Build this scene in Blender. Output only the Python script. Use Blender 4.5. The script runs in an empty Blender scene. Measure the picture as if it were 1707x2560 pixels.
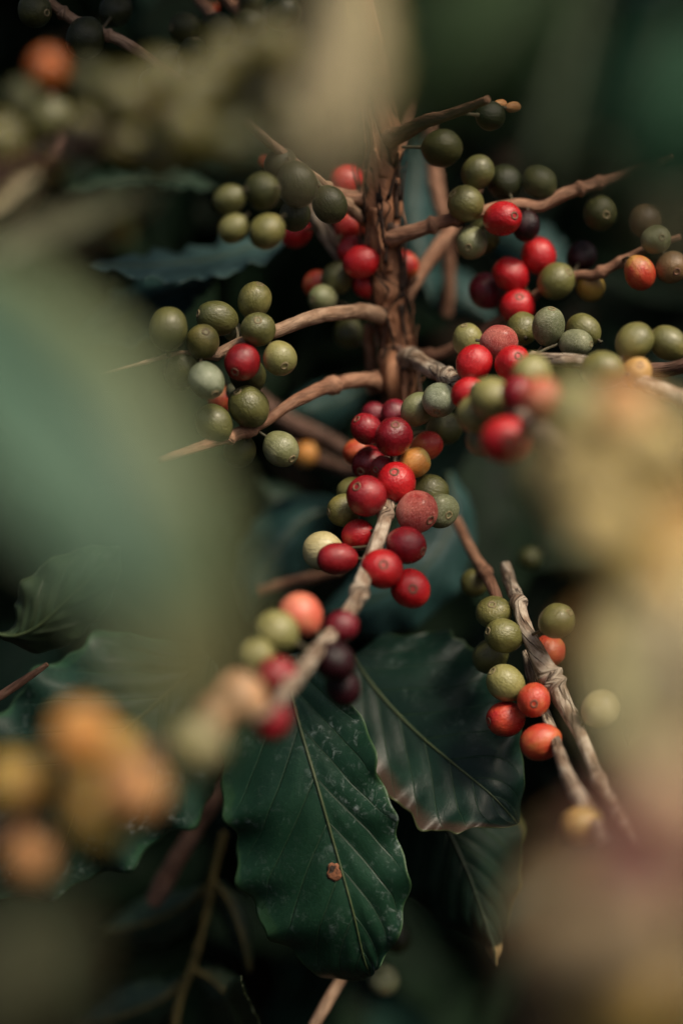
import bpy, bmesh, math, random
from mathutils import Vector, Matrix, noise

random.seed(7)
C = bpy.context.scene.collection
W, H, D, LENS, SENS = 1707.0, 2560.0, 0.53, 50.0, 36.0

# ------------------------------------------------------------------ camera
cd = bpy.data.cameras.new('camera')
cam = bpy.data.objects.new('camera', cd)
C.objects.link(cam)
cam.location = (0, 0, 1.05)
cam.rotation_euler = (math.radians(90 - 22), 0, 0)
cd.sensor_fit = 'VERTICAL'; cd.sensor_height = SENS; cd.lens = LENS
cd.clip_start = 0.005; cd.clip_end = 400
cd.dof.use_dof = True; cd.dof.focus_distance = D; cd.dof.aperture_fstop = 2.2
bpy.context.scene.camera = cam
CAM = Matrix.Translation(cam.location) @ cam.rotation_euler.to_matrix().to_4x4()
ROT = CAM.to_3x3()
PX = SENS / LENS / H                      # metres per photo pixel at one metre

def at(x, y, k):
    """a point seen at photo pixel (x, y), k focus distances away"""
    d = k * D
    return CAM @ Vector(((x - W / 2) * PX * d, -(y - H / 2) * PX * d, -d))
def dirc(x, y, z): return (ROT @ Vector((x, y, z))).normalized()
TOCAM = dirc(0, 0, 1)

# ------------------------------------------------------------------ materials
def new_mat(name):
    m = bpy.data.materials.new(name); m.use_nodes = True
    nt = m.node_tree; b = nt.nodes['Principled BSDF']
    return m, nt, b
def N(nt, t, **kw):
    n = nt.nodes.new(t)
    for k, v in kw.items():
        if k in ('operation', 'blend_type', 'data_type', 'feature', 'interpolation_type', 'vector_type', 'noise_dimensions', 'clamp'):
            setattr(n, k, v)
        else:
            n.inputs[k].default_value = v
    return n
def col4(c): return (c[0], c[1], c[2], 1)
def math_(nt, op, a, b=None, clamp=False):
    n = nt.nodes.new('ShaderNodeMath'); n.operation = op; n.use_clamp = clamp
    for i, s in enumerate((a, b)):
        if s is None: continue
        if isinstance(s, (int, float)): n.inputs[i].default_value = s
        else: nt.links.new(s, n.inputs[i])
    return n.outputs[0]
def mix(nt, fac, a, b):
    n = nt.nodes.new('ShaderNodeMix'); n.data_type = 'RGBA'
    for i, s in ((0, fac), (6, a), (7, b)):
        if isinstance(s, (int, float)): n.inputs[i].default_value = s
        elif isinstance(s, tuple): n.inputs[i].default_value = col4(s)
        else: nt.links.new(s, n.inputs[i])
    return n.outputs[2]
def ramp(nt, src, lo, hi):
    n = nt.nodes.new('ShaderNodeMapRange'); n.clamp = True; n.interpolation_type = 'SMOOTHSTEP'
    n.inputs[1].default_value = lo; n.inputs[2].default_value = hi
    nt.links.new(src, n.inputs[0]); return n.outputs[0]
def bump(nt, b, h, dist, strength=1.0):
    n = nt.nodes.new('ShaderNodeBump'); n.inputs['Distance'].default_value = dist; n.inputs['Strength'].default_value = strength
    nt.links.new(h, n.inputs['Height']); nt.links.new(n.outputs[0], b.inputs['Normal'])

def cherry_mat(name, c1, c2, rough=0.4, wrinkle=0.0, speck=0.25, dark=0.5, wl=.55, blush=None):
    m, nt, b = new_mat(name)
    tc = N(nt, 'ShaderNodeTexCoord'); oi = N(nt, 'ShaderNodeObjectInfo')
    add = nt.nodes.new('ShaderNodeVectorMath'); add.operation = 'MULTIPLY_ADD'
    rv = nt.nodes.new('ShaderNodeCombineXYZ')
    for i, f in enumerate((17.0, 31.0, 23.0)): nt.links.new(math_(nt, 'MULTIPLY', oi.outputs['Random'], f), rv.inputs[i])
    nt.links.new(tc.outputs['Object'], add.inputs[0]); add.inputs[1].default_value = (1, 1, 1); nt.links.new(rv.outputs[0], add.inputs[2])
    P = add.outputs[0]
    n1 = N(nt, 'ShaderNodeTexNoise', Scale=1.1, Detail=3.0); nt.links.new(P, n1.inputs['Vector'])
    n2 = N(nt, 'ShaderNodeTexNoise', Scale=9.0, Detail=5.0, Roughness=0.65); nt.links.new(P, n2.inputs['Vector'])
    # faint ribs running from stalk to tip
    st = nt.nodes.new('ShaderNodeMapping'); st.inputs['Scale'].default_value = (7, 7, 0.8); nt.links.new(P, st.inputs['Vector'])
    n3 = N(nt, 'ShaderNodeTexNoise', Scale=1.3, Detail=4.0); nt.links.new(st.outputs[0], n3.inputs['Vector'])
    c = mix(nt, ramp(nt, n1.outputs[0], 0.36, 0.66), tuple(c1), tuple(c2))
    dk = tuple(v * dark for v in c1)
    if blush:      # ripening runs from the stalk to the tip
        sx = nt.nodes.new('ShaderNodeSeparateXYZ'); nt.links.new(tc.outputs['Object'], sx.inputs[0])
        zz = math_(nt, 'ADD', math_(nt, 'MULTIPLY', sx.outputs[2], math_(nt, 'SUBTRACT', math_(nt, 'MULTIPLY', oi.outputs['Random'], 2.4), 1.2)), math_(nt, 'MULTIPLY', math_(nt, 'SUBTRACT', n1.outputs[0], .5), 2.2))
        c = mix(nt, math_(nt, 'MULTIPLY', ramp(nt, zz, .1, .95), .75), c, tuple(blush))
    c = mix(nt, math_(nt, 'MULTIPLY', ramp(nt, n2.outputs[0], 0.52, 0.78), 0.35), c, dk)
    c = mix(nt, math_(nt, 'MULTIPLY', ramp(nt, n3.outputs[0], 0.5, 0.75), 0.3), c, dk)
    vo = N(nt, 'ShaderNodeTexVoronoi', Scale=11.0); nt.links.new(P, vo.inputs['Vector'])
    sp = math_(nt, 'SUBTRACT', 1.0, ramp(nt, vo.outputs['Distance'], 0.03, 0.16))
    lt = tuple(min(1, v * 1.5 + 0.06) for v in c2)
    c = mix(nt, math_(nt, 'MULTIPLY', sp, speck), c, lt)
    if wrinkle:
        wv = nt.nodes.new('ShaderNodeMapping'); wv.inputs['Scale'].default_value = (3, 3, 11); wv.inputs['Rotation'].default_value = (0.5, 0.3, 0)
        nt.links.new(P, wv.inputs['Vector'])
        nw = N(nt, 'ShaderNodeTexNoise', Scale=2.6, Detail=7.0, Roughness=0.7); nt.links.new(wv.outputs[0], nw.inputs['Vector'])
        c = mix(nt, math_(nt, 'MULTIPLY', ramp(nt, nw.outputs[0], 0.5, 0.66), wl), c, tuple(min(1, v * 1.1 + 0.18) for v in c2))
        hh = math_(nt, 'ADD', math_(nt, 'MULTIPLY', nw.outputs[0], wrinkle), n2.outputs[0])
    else:
        hh = math_(nt, 'ADD', math_(nt, 'MULTIPLY', n3.outputs[0], 0.8), n2.outputs[0])
    nt.links.new(c, b.inputs['Base Color'])
    nt.links.new(math_(nt, 'ADD', math_(nt, 'MULTIPLY', n2.outputs[0], 0.25), rough - 0.15), b.inputs['Roughness'])
    b.inputs['Specular IOR Level'].default_value = 0.55
    b.inputs['Coat Weight'].default_value = .12; b.inputs['Coat Roughness'].default_value = .18
    bump(nt, b, hh, 0.0004 if wrinkle > 2 else 0.0003)
    if max(c2) < .07: b.inputs['Specular IOR Level'].default_value = .3; b.inputs['Coat Weight'].default_value = 0
    return m

PAL = {   # ripeness colours; greens Gd and Gk have canopy shade put into the colour
 'R': ((.40, .006, .010), (.48, .016, .018)), 'D': ((.20, .005, .011), (.29, .010, .018)), 'W': ((.115, .006, .013), (.17, .010, .02)),
 'K': ((.012, .004, .005), (.028, .006, .009)), 'RO': ((.46, .022, .018), (.52, .07, .03)), 'OR': ((.46, .045, .022), (.5, .11, .04)),
 'O': ((.64, .26, .05), (.68, .34, .09)), 'C': ((.6, .12, .07), (.62, .2, .12)), 'P': ((.68, .36, .18), (.7, .44, .25)),
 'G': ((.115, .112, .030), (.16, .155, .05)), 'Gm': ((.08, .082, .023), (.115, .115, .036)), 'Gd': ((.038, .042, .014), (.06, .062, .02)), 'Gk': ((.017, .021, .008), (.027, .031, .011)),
 'L': ((.23, .215, .07), (.30, .275, .105)), 'Y': ((.42, .36, .17), (.5, .45, .25)), 'E': ((.155, .165, .07), (.24, .245, .13)),
 'T': ((.48, .28, .085), (.52, .33, .12)), 'V': ((.33, .22, .04), (.40, .27, .06)), 'B': ((.16, .10, .05), (.2, .14, .07)), 'GT': ((.50, .38, .14), (.55, .44, .19)), 'VD': ((.075, .072, .013), (.12, .105, .02)), 'BR': ((.54, .24, .08), (.58, .31, .12)), 'OV': ((.34, .075, .006), (.40, .11, .015)), 'BT': ((.38, .27, .14), (.46, .34, .19)), 'PU': ((.12, .025, .03), (.2, .05, .05)),
}
BLUSH = {'R': (.27, .005, .010), 'D': (.10, .003, .007), 'RO': (.50, .16, .04), 'OR': (.48, .30, .07), 'O': (.42, .36, .10), 'C': (.62, .28, .10), 'P': (.7, .5, .25),
 'G': (.20, .17, .045), 'Gm': (.05, .06, .018), 'L': (.16, .16, .05), 'E': (.12, .14, .05), 'Y': (.34, .32, .12), 'T': (.3, .26, .07), 'V': (.36, .17, .03), 'W': (.2, .01, .02), 'B': (.24, .13, .05)}
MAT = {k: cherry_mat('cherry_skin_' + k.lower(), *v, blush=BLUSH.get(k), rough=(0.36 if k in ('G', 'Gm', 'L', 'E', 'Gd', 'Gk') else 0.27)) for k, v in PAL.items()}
MAT['RW'] = cherry_mat('cherry_skin_wrinkled', (.42, .03, .025), (.58, .15, .11), rough=0.42, wrinkle=3.2, wl=.8)
MAT['RS'] = cherry_mat('cherry_skin_streaked', (.19, .004, .008), (.30, .010, .014), rough=0.26, wrinkle=0.5, wl=.12)
MAT['ES'] = cherry_mat('cherry_skin_silvery', (.13, .155, .08), (.22, .25, .16), rough=0.34, wrinkle=1.0)
MAT['EG'] = cherry_mat('cherry_skin_rough_green', (.10, .115, .045), (.2, .21, .11), rough=0.5, wrinkle=1.2, speck=0.6)

def flat_mat(name, c1, c2, rough=0.7, scale=400.0):
    m, nt, b = new_mat(name)
    tc = N(nt, 'ShaderNodeTexCoord'); n1 = N(nt, 'ShaderNodeTexNoise', Scale=scale, Detail=4.0); nt.links.new(tc.outputs['Object'], n1.inputs['Vector'])
    nt.links.new(mix(nt, ramp(nt, n1.outputs[0], .35, .65), tuple(c1), tuple(c2)), b.inputs['Base Color'])
    b.inputs['Roughness'].default_value = rough
    return m
SCAR_RIM = flat_mat('scar_rim', (.10, .035, .02), (.17, .075, .04), scale=6)
SCAR_RIM_G = flat_mat('scar_rim_green', (.13, .10, .045), (.2, .16, .08), scale=6)
SCAR_HOLE = flat_mat('scar_hole', (.018, .010, .006), (.05, .028, .015), scale=9)
STALK = flat_mat('stalk', (.035, .036, .014), (.07, .05, .025), scale=5)

def bark_mat(name, c1, c2, dark, crack=0.5, rough=0.75, dist=0.0006, cs=(420, 60), cw=.05):
    m, nt, b = new_mat(name)
    uv = N(nt, 'ShaderNodeTexCoord')
    mp = nt.nodes.new('ShaderNodeMapping'); mp.inputs['Scale'].default_value = (900, 120, 1); nt.links.new(uv.outputs['UV'], mp.inputs['Vector'])
    n1 = N(nt, 'ShaderNodeTexNoise', Scale=0.5, Detail=6.0, Roughness=0.6); nt.links.new(mp.outputs[0], n1.inputs['Vector'])
    mp2 = nt.nodes.new('ShaderNodeMapping'); mp2.inputs['Scale'].default_value = (160, 110, 1); nt.links.new(uv.outputs['UV'], mp2.inputs['Vector'])
    n2 = N(nt, 'ShaderNodeTexNoise', Scale=1.0, Detail=5.0, Roughness=0.6); nt.links.new(mp2.outputs[0], n2.inputs['Vector'])
    mp3 = nt.nodes.new('ShaderNodeMapping'); mp3.inputs['Scale'].default_value = (cs[0], cs[1], 1); nt.links.new(uv.outputs['UV'], mp3.inputs['Vector'])
    n3 = N(nt, 'ShaderNodeTexNoise', Scale=0.6, Detail=3.0, Distortion=0.6); nt.links.new(mp3.outputs[0], n3.inputs['Vector'])
    c = mix(nt, ramp(nt, n2.outputs[0], .38, .62), tuple(c1), tuple(c2))
    c = mix(nt, math_(nt, 'MULTIPLY', ramp(nt, n1.outputs[0], .48, .62), 0.55), c, tuple(v * .45 for v in c1))
    ck = math_(nt, 'SUBTRACT', 1.0, ramp(nt, math_(nt, 'ABSOLUTE', math_(nt, 'SUBTRACT', n3.outputs[0], 0.5)), 0.0, cw))
    c = mix(nt, math_(nt, 'MULTIPLY', ck, crack), c, tuple(dark))
    nt.links.new(c, b.inputs['Base Color']); b.inputs['Roughness'].default_value = rough
    b.inputs['Specular IOR Level'].default_value = 0.3
    bump(nt, b, math_(nt, 'SUBTRACT', math_(nt, 'ADD', n1.outputs[0], n2.outputs[0]), math_(nt, 'MULTIPLY', ck, crack)), dist)
    return m
BARK = bark_mat('bark_old', (.24, .105, .05), (.38, .19, .105), (.008, .006, .004), crack=0.9, dist=0.0007, cs=(150, 40), cw=.04)
BARKD = bark_mat('bark_dark_shred', (.02, .012, .008), (.06, .03, .018), (.006, .004, .003), crack=0.6)
TWIG = bark_mat('bark_twig', (.21, .125, .075), (.33, .22, .145), (.07, .04, .025), crack=.3)
TWIGR = bark_mat('bark_red_twig', (.20, .095, .055), (.31, .17, .105), (.05, .025, .015), crack=.3)
TWIGP = bark_mat('bark_pale_twig', (.22, .15, .10), (.48, .41, .32), (.06, .035, .02), crack=0.85, dist=.001)
TWIGB = bark_mat('bark_dull_twig', (.12, .065, .045), (.17, .10, .075), (.03, .02, .012))
TWIGO = bark_mat('bark_olive_twig', (.10, .08, .025), (.14, .11, .035), (.03, .03, .012))

def leaf_mat(name, dark, light, vein=(.06, .09, .03), nv=9, slant=0.32, dust=0.0, edge=None, rough=0.42, trans=0.15, veinf=0.5, tip=None, spec=.45):
    m, nt, b = new_mat(name)
    uv = N(nt, 'ShaderNodeTexCoord'); sp = nt.nodes.new('ShaderNodeSeparateXYZ'); nt.links.new(uv.outputs['UV'], sp.inputs[0])
    u = sp.outputs[0]; v = math_(nt, 'SUBTRACT', math_(nt, 'MULTIPLY', sp.outputs[1], 2.0), 1.0); av = math_(nt, 'ABSOLUTE', v)
    ob = uv.outputs['Object']
    n1 = N(nt, 'ShaderNodeTexNoise', Scale=45.0, Detail=4.0); nt.links.new(ob, n1.inputs['Vector'])
    n2 = N(nt, 'ShaderNodeTexNoise', Scale=700.0, Detail=5.0, Roughness=.7); nt.links.new(ob, n2.inputs['Vector'])
    c = mix(nt, ramp(nt, n1.outputs[0], .35, .68), tuple(dark), tuple(light))
    c = mix(nt, math_(nt, 'MULTIPLY', ramp(nt, n2.outputs[0], .5, .75), .35), c, tuple(v_ * 1.7 for v_ in light))
    ph = math_(nt, 'SUBTRACT', math_(nt, 'MULTIPLY', u, float(nv)), math_(nt, 'MULTIPLY', av, slant * nv))
    fr = math_(nt, 'ABSOLUTE', math_(nt, 'SUBTRACT', math_(nt, 'FRACT', ph), 0.5))
    vl = math_(nt, 'MULTIPLY', math_(nt, 'SUBTRACT', 1.0, ramp(nt, fr, 0.0, 0.05)), math_(nt, 'SUBTRACT', 1.0, ramp(nt, av, .6, .97)))
    vc = N(nt, 'ShaderNodeTexVoronoi', Scale=330.0, feature='DISTANCE_TO_EDGE'); nt.links.new(ob, vc.inputs['Vector'])
    net = math_(nt, 'SUBTRACT', 1.0, ramp(nt, vc.outputs['Distance'], 0.0, 0.09))
    c = mix(nt, math_(nt, 'MULTIPLY', net, 0.14 * veinf), c, tuple(vein))
    c = mix(nt, math_(nt, 'MULTIPLY', vl, veinf * 0.6), c, tuple(vein))
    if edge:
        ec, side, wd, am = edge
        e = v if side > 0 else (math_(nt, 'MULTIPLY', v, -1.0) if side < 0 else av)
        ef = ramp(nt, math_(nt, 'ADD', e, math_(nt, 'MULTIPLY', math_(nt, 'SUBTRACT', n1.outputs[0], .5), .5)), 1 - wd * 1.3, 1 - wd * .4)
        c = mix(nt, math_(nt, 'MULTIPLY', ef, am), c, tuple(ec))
    rim = ramp(nt, av, .955, .995)
    c = mix(nt, math_(nt, 'MULTIPLY', rim, .55), c, tuple(v_ * 1.3 for v_ in vein))
    if tip:
        tf = ramp(nt, math_(nt, 'ADD', u, math_(nt, 'MULTIPLY', math_(nt, 'SUBTRACT', n1.outputs[0], .5), .05)), 1 - tip[1], 1 - tip[1] * .8)
        c = mix(nt, tf, c, tuple(tip[0]))
    ro = math_(nt, 'ADD', math_(nt, 'MULTIPLY', n2.outputs[0], .2), rough - .1)
    h = math_(nt, 'SUBTRACT', math_(nt, 'MULTIPLY', n2.outputs[0], .25), math_(nt, 'ADD', math_(nt, 'MULTIPLY', vl, .9), math_(nt, 'MULTIPLY', net, .08)))
    if dust:
        # dried water marks and dust between the veins
        vo = N(nt, 'ShaderNodeTexVoronoi', Scale=210.0); vo.inputs['Randomness'].default_value = 1.0; nt.links.new(ob, vo.inputs['Vector'])
        n4 = N(nt, 'ShaderNodeTexNoise', Scale=75.0, Detail=6.0, Roughness=.7); nt.links.new(ob, n4.inputs['Vector'])
        n5 = N(nt, 'ShaderNodeTexNoise', Scale=260.0, Detail=6.0, Roughness=.75, Distortion=.8); nt.links.new(ob, n5.inputs['Vector'])
        d1 = math_(nt, 'MULTIPLY', math_(nt, 'SUBTRACT', 1.0, ramp(nt, vo.outputs['Distance'], .18, .42)), ramp(nt, n4.outputs[0], .5, .64))
        d2 = math_(nt, 'MULTIPLY', ramp(nt, n5.outputs[0], .5, .72), ramp(nt, n4.outputs[0], .4, .66))
        rt = math_(nt, 'ADD', math_(nt, 'MULTIPLY', ramp(nt, v, -.2, .5), .75), .25)
        df = math_(nt, 'MULTIPLY', math_(nt, 'MULTIPLY', math_(nt, 'ADD', math_(nt, 'MULTIPLY', d1, .6), d2, True), rt), dust)
        c = mix(nt, df, c, (.20, .25, .235))
        h = math_(nt, 'ADD', h, math_(nt, 'MULTIPLY', df, .5))
    nt.links.new(c, b.inputs['Base Color']); nt.links.new(ro, b.inputs['Roughness'])
    b.inputs['Specular IOR Level'].default_value = spec
    bump(nt, b, h, 0.0003)
    if trans:
        out = nt.nodes['Material Output']; tr = nt.nodes.new('ShaderNodeBsdfTranslucent'); mx = nt.nodes.new('ShaderNodeMixShader')
        nt.links.new(c, tr.inputs[0]); mx.inputs[0].default_value = trans
        nt.links.new(b.outputs[0], mx.inputs[1]); nt.links.new(tr.outputs[0], mx.inputs[2]); nt.links.new(mx.outputs[0], out.inputs[0])
    return m

# ------------------------------------------------------------------ mesh helpers
def link(name, verts, faces, mats, parent=None, uvs=None, mi=None, smooth=True):
    me = bpy.data.meshes.new(name); me.from_pydata(verts, [], faces)
    for m in (mats if isinstance(mats, (list, tuple)) else [mats]): me.materials.append(m)
    if uvs:
        l = me.uv_layers.new(name='UVMap')
        for p in me.polygons:
            for li, vi in zip(p.loop_indices, p.vertices): l.data[li].uv = uvs[vi]
    if mi:
        for p, i in zip(me.polygons, mi): p.material_index = i
    if smooth: me.polygons.foreach_set('use_smooth', [True] * len(me.polygons))
    me.update()
    o = bpy.data.objects.new(name, me); C.objects.link(o)
    if parent: o.parent = parent
    return o
def tag(o, label, cat, group=None, kind=None):
    if label: o['label'] = label
    if cat: o['category'] = cat
    if group: o['group'] = group
    if kind: o['kind'] = kind
    return o
def cr(pts, t):
    """Catmull-Rom through tuples, t in 0..1"""
    n = len(pts) - 1
    if n == 0: return tuple(pts[0])
    s = max(0, min(t * n, n - 1e-6)); i = int(s); f = s - i
    p1, p2 = pts[i], pts[i + 1]
    p0 = pts[i - 1] if i > 0 else tuple(2 * a - b for a, b in zip(p1, p2))
    p3 = pts[i + 2] if i + 2 <= n else tuple(2 * b - a for a, b in zip(p1, p2))
    return tuple(.5 * (2 * b + (c - a) * f + (2 * a - 5 * b + 4 * c - d) * f * f + (3 * b - a - 3 * c + d) * f ** 3) for a, b, c, d in zip(p0, p1, p2, p3))
def tube_geo(P, R, segs=14, rough=0.0, ridge=0.0, seed=0, cap=True):
    V, F, U = [], [], []
    L = 0; n = len(P); ref = None
    for i in range(n):
        T = (P[min(i + 1, n - 1)] - P[max(i - 1, 0)]).normalized()
        if ref is None: ref = T.orthogonal().normalized()
        ref = (ref - T * ref.dot(T)).normalized(); B = T.cross(ref)
        if i: L += (P[i] - P[i - 1]).length
        for j in range(segs + 1):
            a = 2 * math.pi * (j % segs) / segs
            d = math.cos(a) * ref + math.sin(a) * B
            r = R[i]
            if rough:
                q = P[i] + d * r
                r *= 1 + rough * (noise.noise(q * 120 + Vector((seed, 0, 0))) + .6 * noise.noise(q * 330 + Vector((0, seed, 0))))
            if ridge:
                g = noise.noise(Vector((math.cos(a) * 2.2 + seed, math.sin(a) * 2.2, L * 14)))
                r *= 1 + ridge * (g + .5 * noise.noise(Vector((math.cos(a) * 6 + seed, math.sin(a) * 6, L * 30))))
            V.append(P[i] + d * r); U.append((a * R[i] if j < segs else 2 * math.pi * R[i], L))
    s = segs + 1
    for i in range(n - 1):
        for j in range(segs):
            F.append((i * s + j, i * s + j + 1, (i + 1) * s + j + 1, (i + 1) * s + j))
    if cap:
        for i, rev in ((0, True), (n - 1, False)):
            c = len(V); V.append(P[i]); U.append((0, L if i else 0))
            for j in range(segs):
                t = (i * s + j, i * s + j + 1, c)
                F.append(t[::-1] if rev else t)
    return V, F, U
BRANCH_PTS = []
def branch(name, pts, mat, parent=None, label=None, rough=.12, ridge=0.0, segs=16, knots=0, steps=0, attach=True, seed=0):
    """pts: (x, y, k, radius in photo px at that depth)"""
    n = steps or max(24, 14 * len(pts)); P, R = [], []
    rnd = random.Random(seed + len(pts) * 13 + int(pts[0][0]))
    kn = [rnd.uniform(.05, .95) for _ in range(knots)]
    for i in range(n):
        t = i / (n - 1); x, y, k, r = cr(pts, t)
        f = 1 + sum(.42 * math.exp(-((t - q) / .011) ** 2) for q in kn)
        P.append(at(x, y, k)); R.append(max(.0004, r * PX * k * D * f))
    V, F, U = tube_geo(P, R, segs, rough, ridge, seed)
    o = link(name, V, F, mat, parent, U)
    if attach:
        for p, r in zip(P, R): BRANCH_PTS.append((p, r))
    if label: o['label'] = label
    return o

def leaf(name, label, mid, wl, wr, mat, group, dkl=0.02, dkr=0.02, NU=46, NV=16, wav=2.0, quilt=.0012, nv=9, slant=.32, thick=.00035,
         veins=True, stalk=None, vmat=None, seed=0, rib=1.0, spow=1.5, edgew=.035):
    rnd = random.Random(seed + 5); ph = [rnd.uniform(0, 6.28) for _ in range(4)]
    wl = [(w,) for w in wl]; wr = [(w,) for w in wr]
    def surf(t, v, off=0.0):
        x, y, k = cr(mid, t)
        x2, y2, _ = cr(mid, min(1, t + .01)); x1, y1, _ = cr(mid, max(0, t - .01))
        tx, ty = x2 - x1, y2 - y1; l = math.hypot(tx, ty) or 1; rx, ry = ty / l, -tx / l
        w = cr(wr, t)[0] if v >= 0 else cr(wl, t)[0]
        i = 0 if v >= 0 else 2; a = abs(v)
        w *= 1 + edgew * a * a * (math.sin(t * 34 + ph[i]) + .6 * math.sin(t * 71 + ph[i + 1]))
        kk = k + (dkr if v >= 0 else dkl) * a ** spow
        p = at(x + rx * v * w, y + ry * v * w, kk)
        dep = -off
        phs = t * nv - a * slant * nv
        dep -= quilt * abs(math.sin(math.pi * (phs + .5))) * min(1, a * 5) * (1 - a ** 4)
        dep += wav * .001 * math.sin(t * 40 + ph[i]) * a ** 3
        dep += wav * .0009 * noise.noise(p * 40) * a
        return p - TOCAM * dep
    V, F, U = [], [], []
    for i in range(NU + 1):
        t = i / NU
        for j in range(-NV, NV + 1):
            v = j / NV; V.append(surf(t, v)); U.append((t, (v + 1) / 2))
    s = 2 * NV + 1
    for i in range(NU):
        for j in range(s - 1): F.append((i * s + j, (i + 1) * s + j, (i + 1) * s + j + 1, i * s + j + 1))
    base = at(*mid[0])
    inv = Matrix.Translation(-base)
    root = bpy.data.objects.new(name, None); C.objects.link(root); root.location = base; root.empty_display_size = .01
    tag(root, label, 'leaf', group)
    bl = link('blade', [inv @ v for v in V], F, mat, root, U)
    so = bl.modifiers.new('thickness', 'SOLIDIFY'); so.thickness = thick; so.offset = -1
    if veins:
        P = [inv @ surf(i / 40, 0, .0002) for i in range(41)]
        R = [.00068 * rib * (1 - .8 * i / 40) + .00012 for i in range(41)]
        a, b, c = tube_geo(P, R, 8)
        link('midrib', a, b, vmat or VEIN, root, c)
        V2, F2, U2 = [], [], []
        for q in range(nv):
            for sd in (-1, 1):
                P, R = [], []
                for j in range(15):
                    av = .93 * j / 14; t = (q + .5 + av * slant * nv) / nv
                    if t > .985: break
                    P.append(inv @ surf(t, sd * av, .00004)); R.append(.00021 * rib * (1 - av * .8))
                if len(P) < 3: continue
                a, b, c = tube_geo(P, R, 6); o = len(V2)
                V2 += a; F2 += [tuple(x + o for x in f) for f in b]; U2 += c
        if V2: link('side_veins', V2, F2, (VEIN_SIDE if vmat in (None, VEIN) else vmat), root, U2)
    if stalk:
        pts = [tuple(mid[0])] + stalk; P = [inv @ at(*cr(pts, i / 14)) for i in range(15)]
        a, b, c = tube_geo(P, [.0011 * rib] * 15, 10, .06)
        link('leaf_stalk', a, b, vmat or VEIN, root, c)
    return root, surf, inv
VEIN = flat_mat('leaf_vein', (.026, .046, .015), (.042, .060, .02), .6, 300)
VEIN_SIDE = flat_mat('leaf_side_vein', (.010, .036, .018), (.02, .052, .026), .6, 300)
VEIN_DK = flat_mat('leaf_vein_dark', (.02, .035, .016), (.03, .045, .02), .5, 300)

# ------------------------------------------------------------------ the coffee shrub: stem and branches
shrub = bpy.data.objects.new('coffee_shrub', None); C.objects.link(shrub); shrub.empty_display_size = .02
tag(shrub, 'coffee shrub with rough brown bark stem and woody side branches in the middle', 'shrub')
b0 = at(1000, 1000, 1.125)
SP = [at(*p) for p in ((868, -160, 1.02), (918, 110, 1.04), (957, 330, 1.05), (952, 430, 1.06), (955, 600, 1.075), (972, 750, 1.09), (988, 860, 1.105))] + [b0, b0 + Vector((.006, .16, -.07)), b0 + Vector((.01, .42, -.25)), Vector((b0.x, b0.y + .55, -.01))]
P = [Vector(cr([tuple(v) for v in SP], i / 239)) for i in range(240)]
RR = [(26,), (36,), (42,), (45,), (44,), (42,), (44,), (44,), (46,), (50,), (60,)]
R = [cr(RR, i / 239)[0] * PX * D * 1.07 * (1 + .16 * math.exp(-((i - 84) / 4) ** 2) + .15 * math.exp(-((i - 114) / 5) ** 2) + .12 * math.exp(-((i - 150) / 5) ** 2)) for i in range(240)]
V, F, U = tube_geo(P, R, 72, .06, .09, 3)
shrub.location = (b0.x, b0.y + .55, 0)
sinv = Matrix.Translation(-Vector(shrub.location))
def shrub_part(o):
    o.data.transform(sinv); o.parent = shrub; return o
shrub_part(link('stem', V, F, BARK, None, U))
for p, r in zip(P[:170], R): BRANCH_PTS.append((p, r))
rnd = random.Random(4)
for q in range(64):        # peeling shreds of bark along the stem
    i = rnd.randint(45, 168) if q % 2 else int(min(168, max(45, rnd.gauss(rnd.choice((82, 88, 112, 118)), 4)))); a = rnd.uniform(-1.9, 1.9); T = (P[i + 1] - P[i - 1]).normalized()
    side = dirc(1, 0, 0); out = (math.sin(a) * side + math.cos(a) * TOCAM); out = (out - T * out.dot(T)).normalized(); tan = T.cross(out)
    ln = rnd.uniform(.006, .02); w = rnd.uniform(.0006, .0018); V = []; F = []; U = []
    sg = rnd.choice((-1, 1)); cu = rnd.uniform(.0004, .0026); skew = rnd.uniform(-.35, .35)
    for s in range(9):
        f = s / 8; ww = w * (1 - .75 * f) * (1 + .25 * math.sin(f * 14 + q))
        c = P[i] + T * sg * ln * f + out * (R[i] * 1.03 + cu * f ** 2) + tan * skew * ln * f
        for e in (-1, 1):
            V += [c + tan * ww * e, c + tan * ww * e + out * .0005]; U += [(e * ww, f * ln)] * 2
    for s in range(8):
        o = s * 4
        F += [(o, o + 4, o + 6, o + 2), (o + 1, o + 3, o + 7, o + 5), (o, o + 1, o + 5, o + 4), (o + 2, o + 6, o + 7, o + 3)]
    F += [(0, 2, 3, 1), (32, 33, 35, 34)]
    shrub_part(link('bark_shred', V, F, BARKD if q % 2 == 0 else (BARK if rnd.random() < .7 else TWIGB), None, U))

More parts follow.
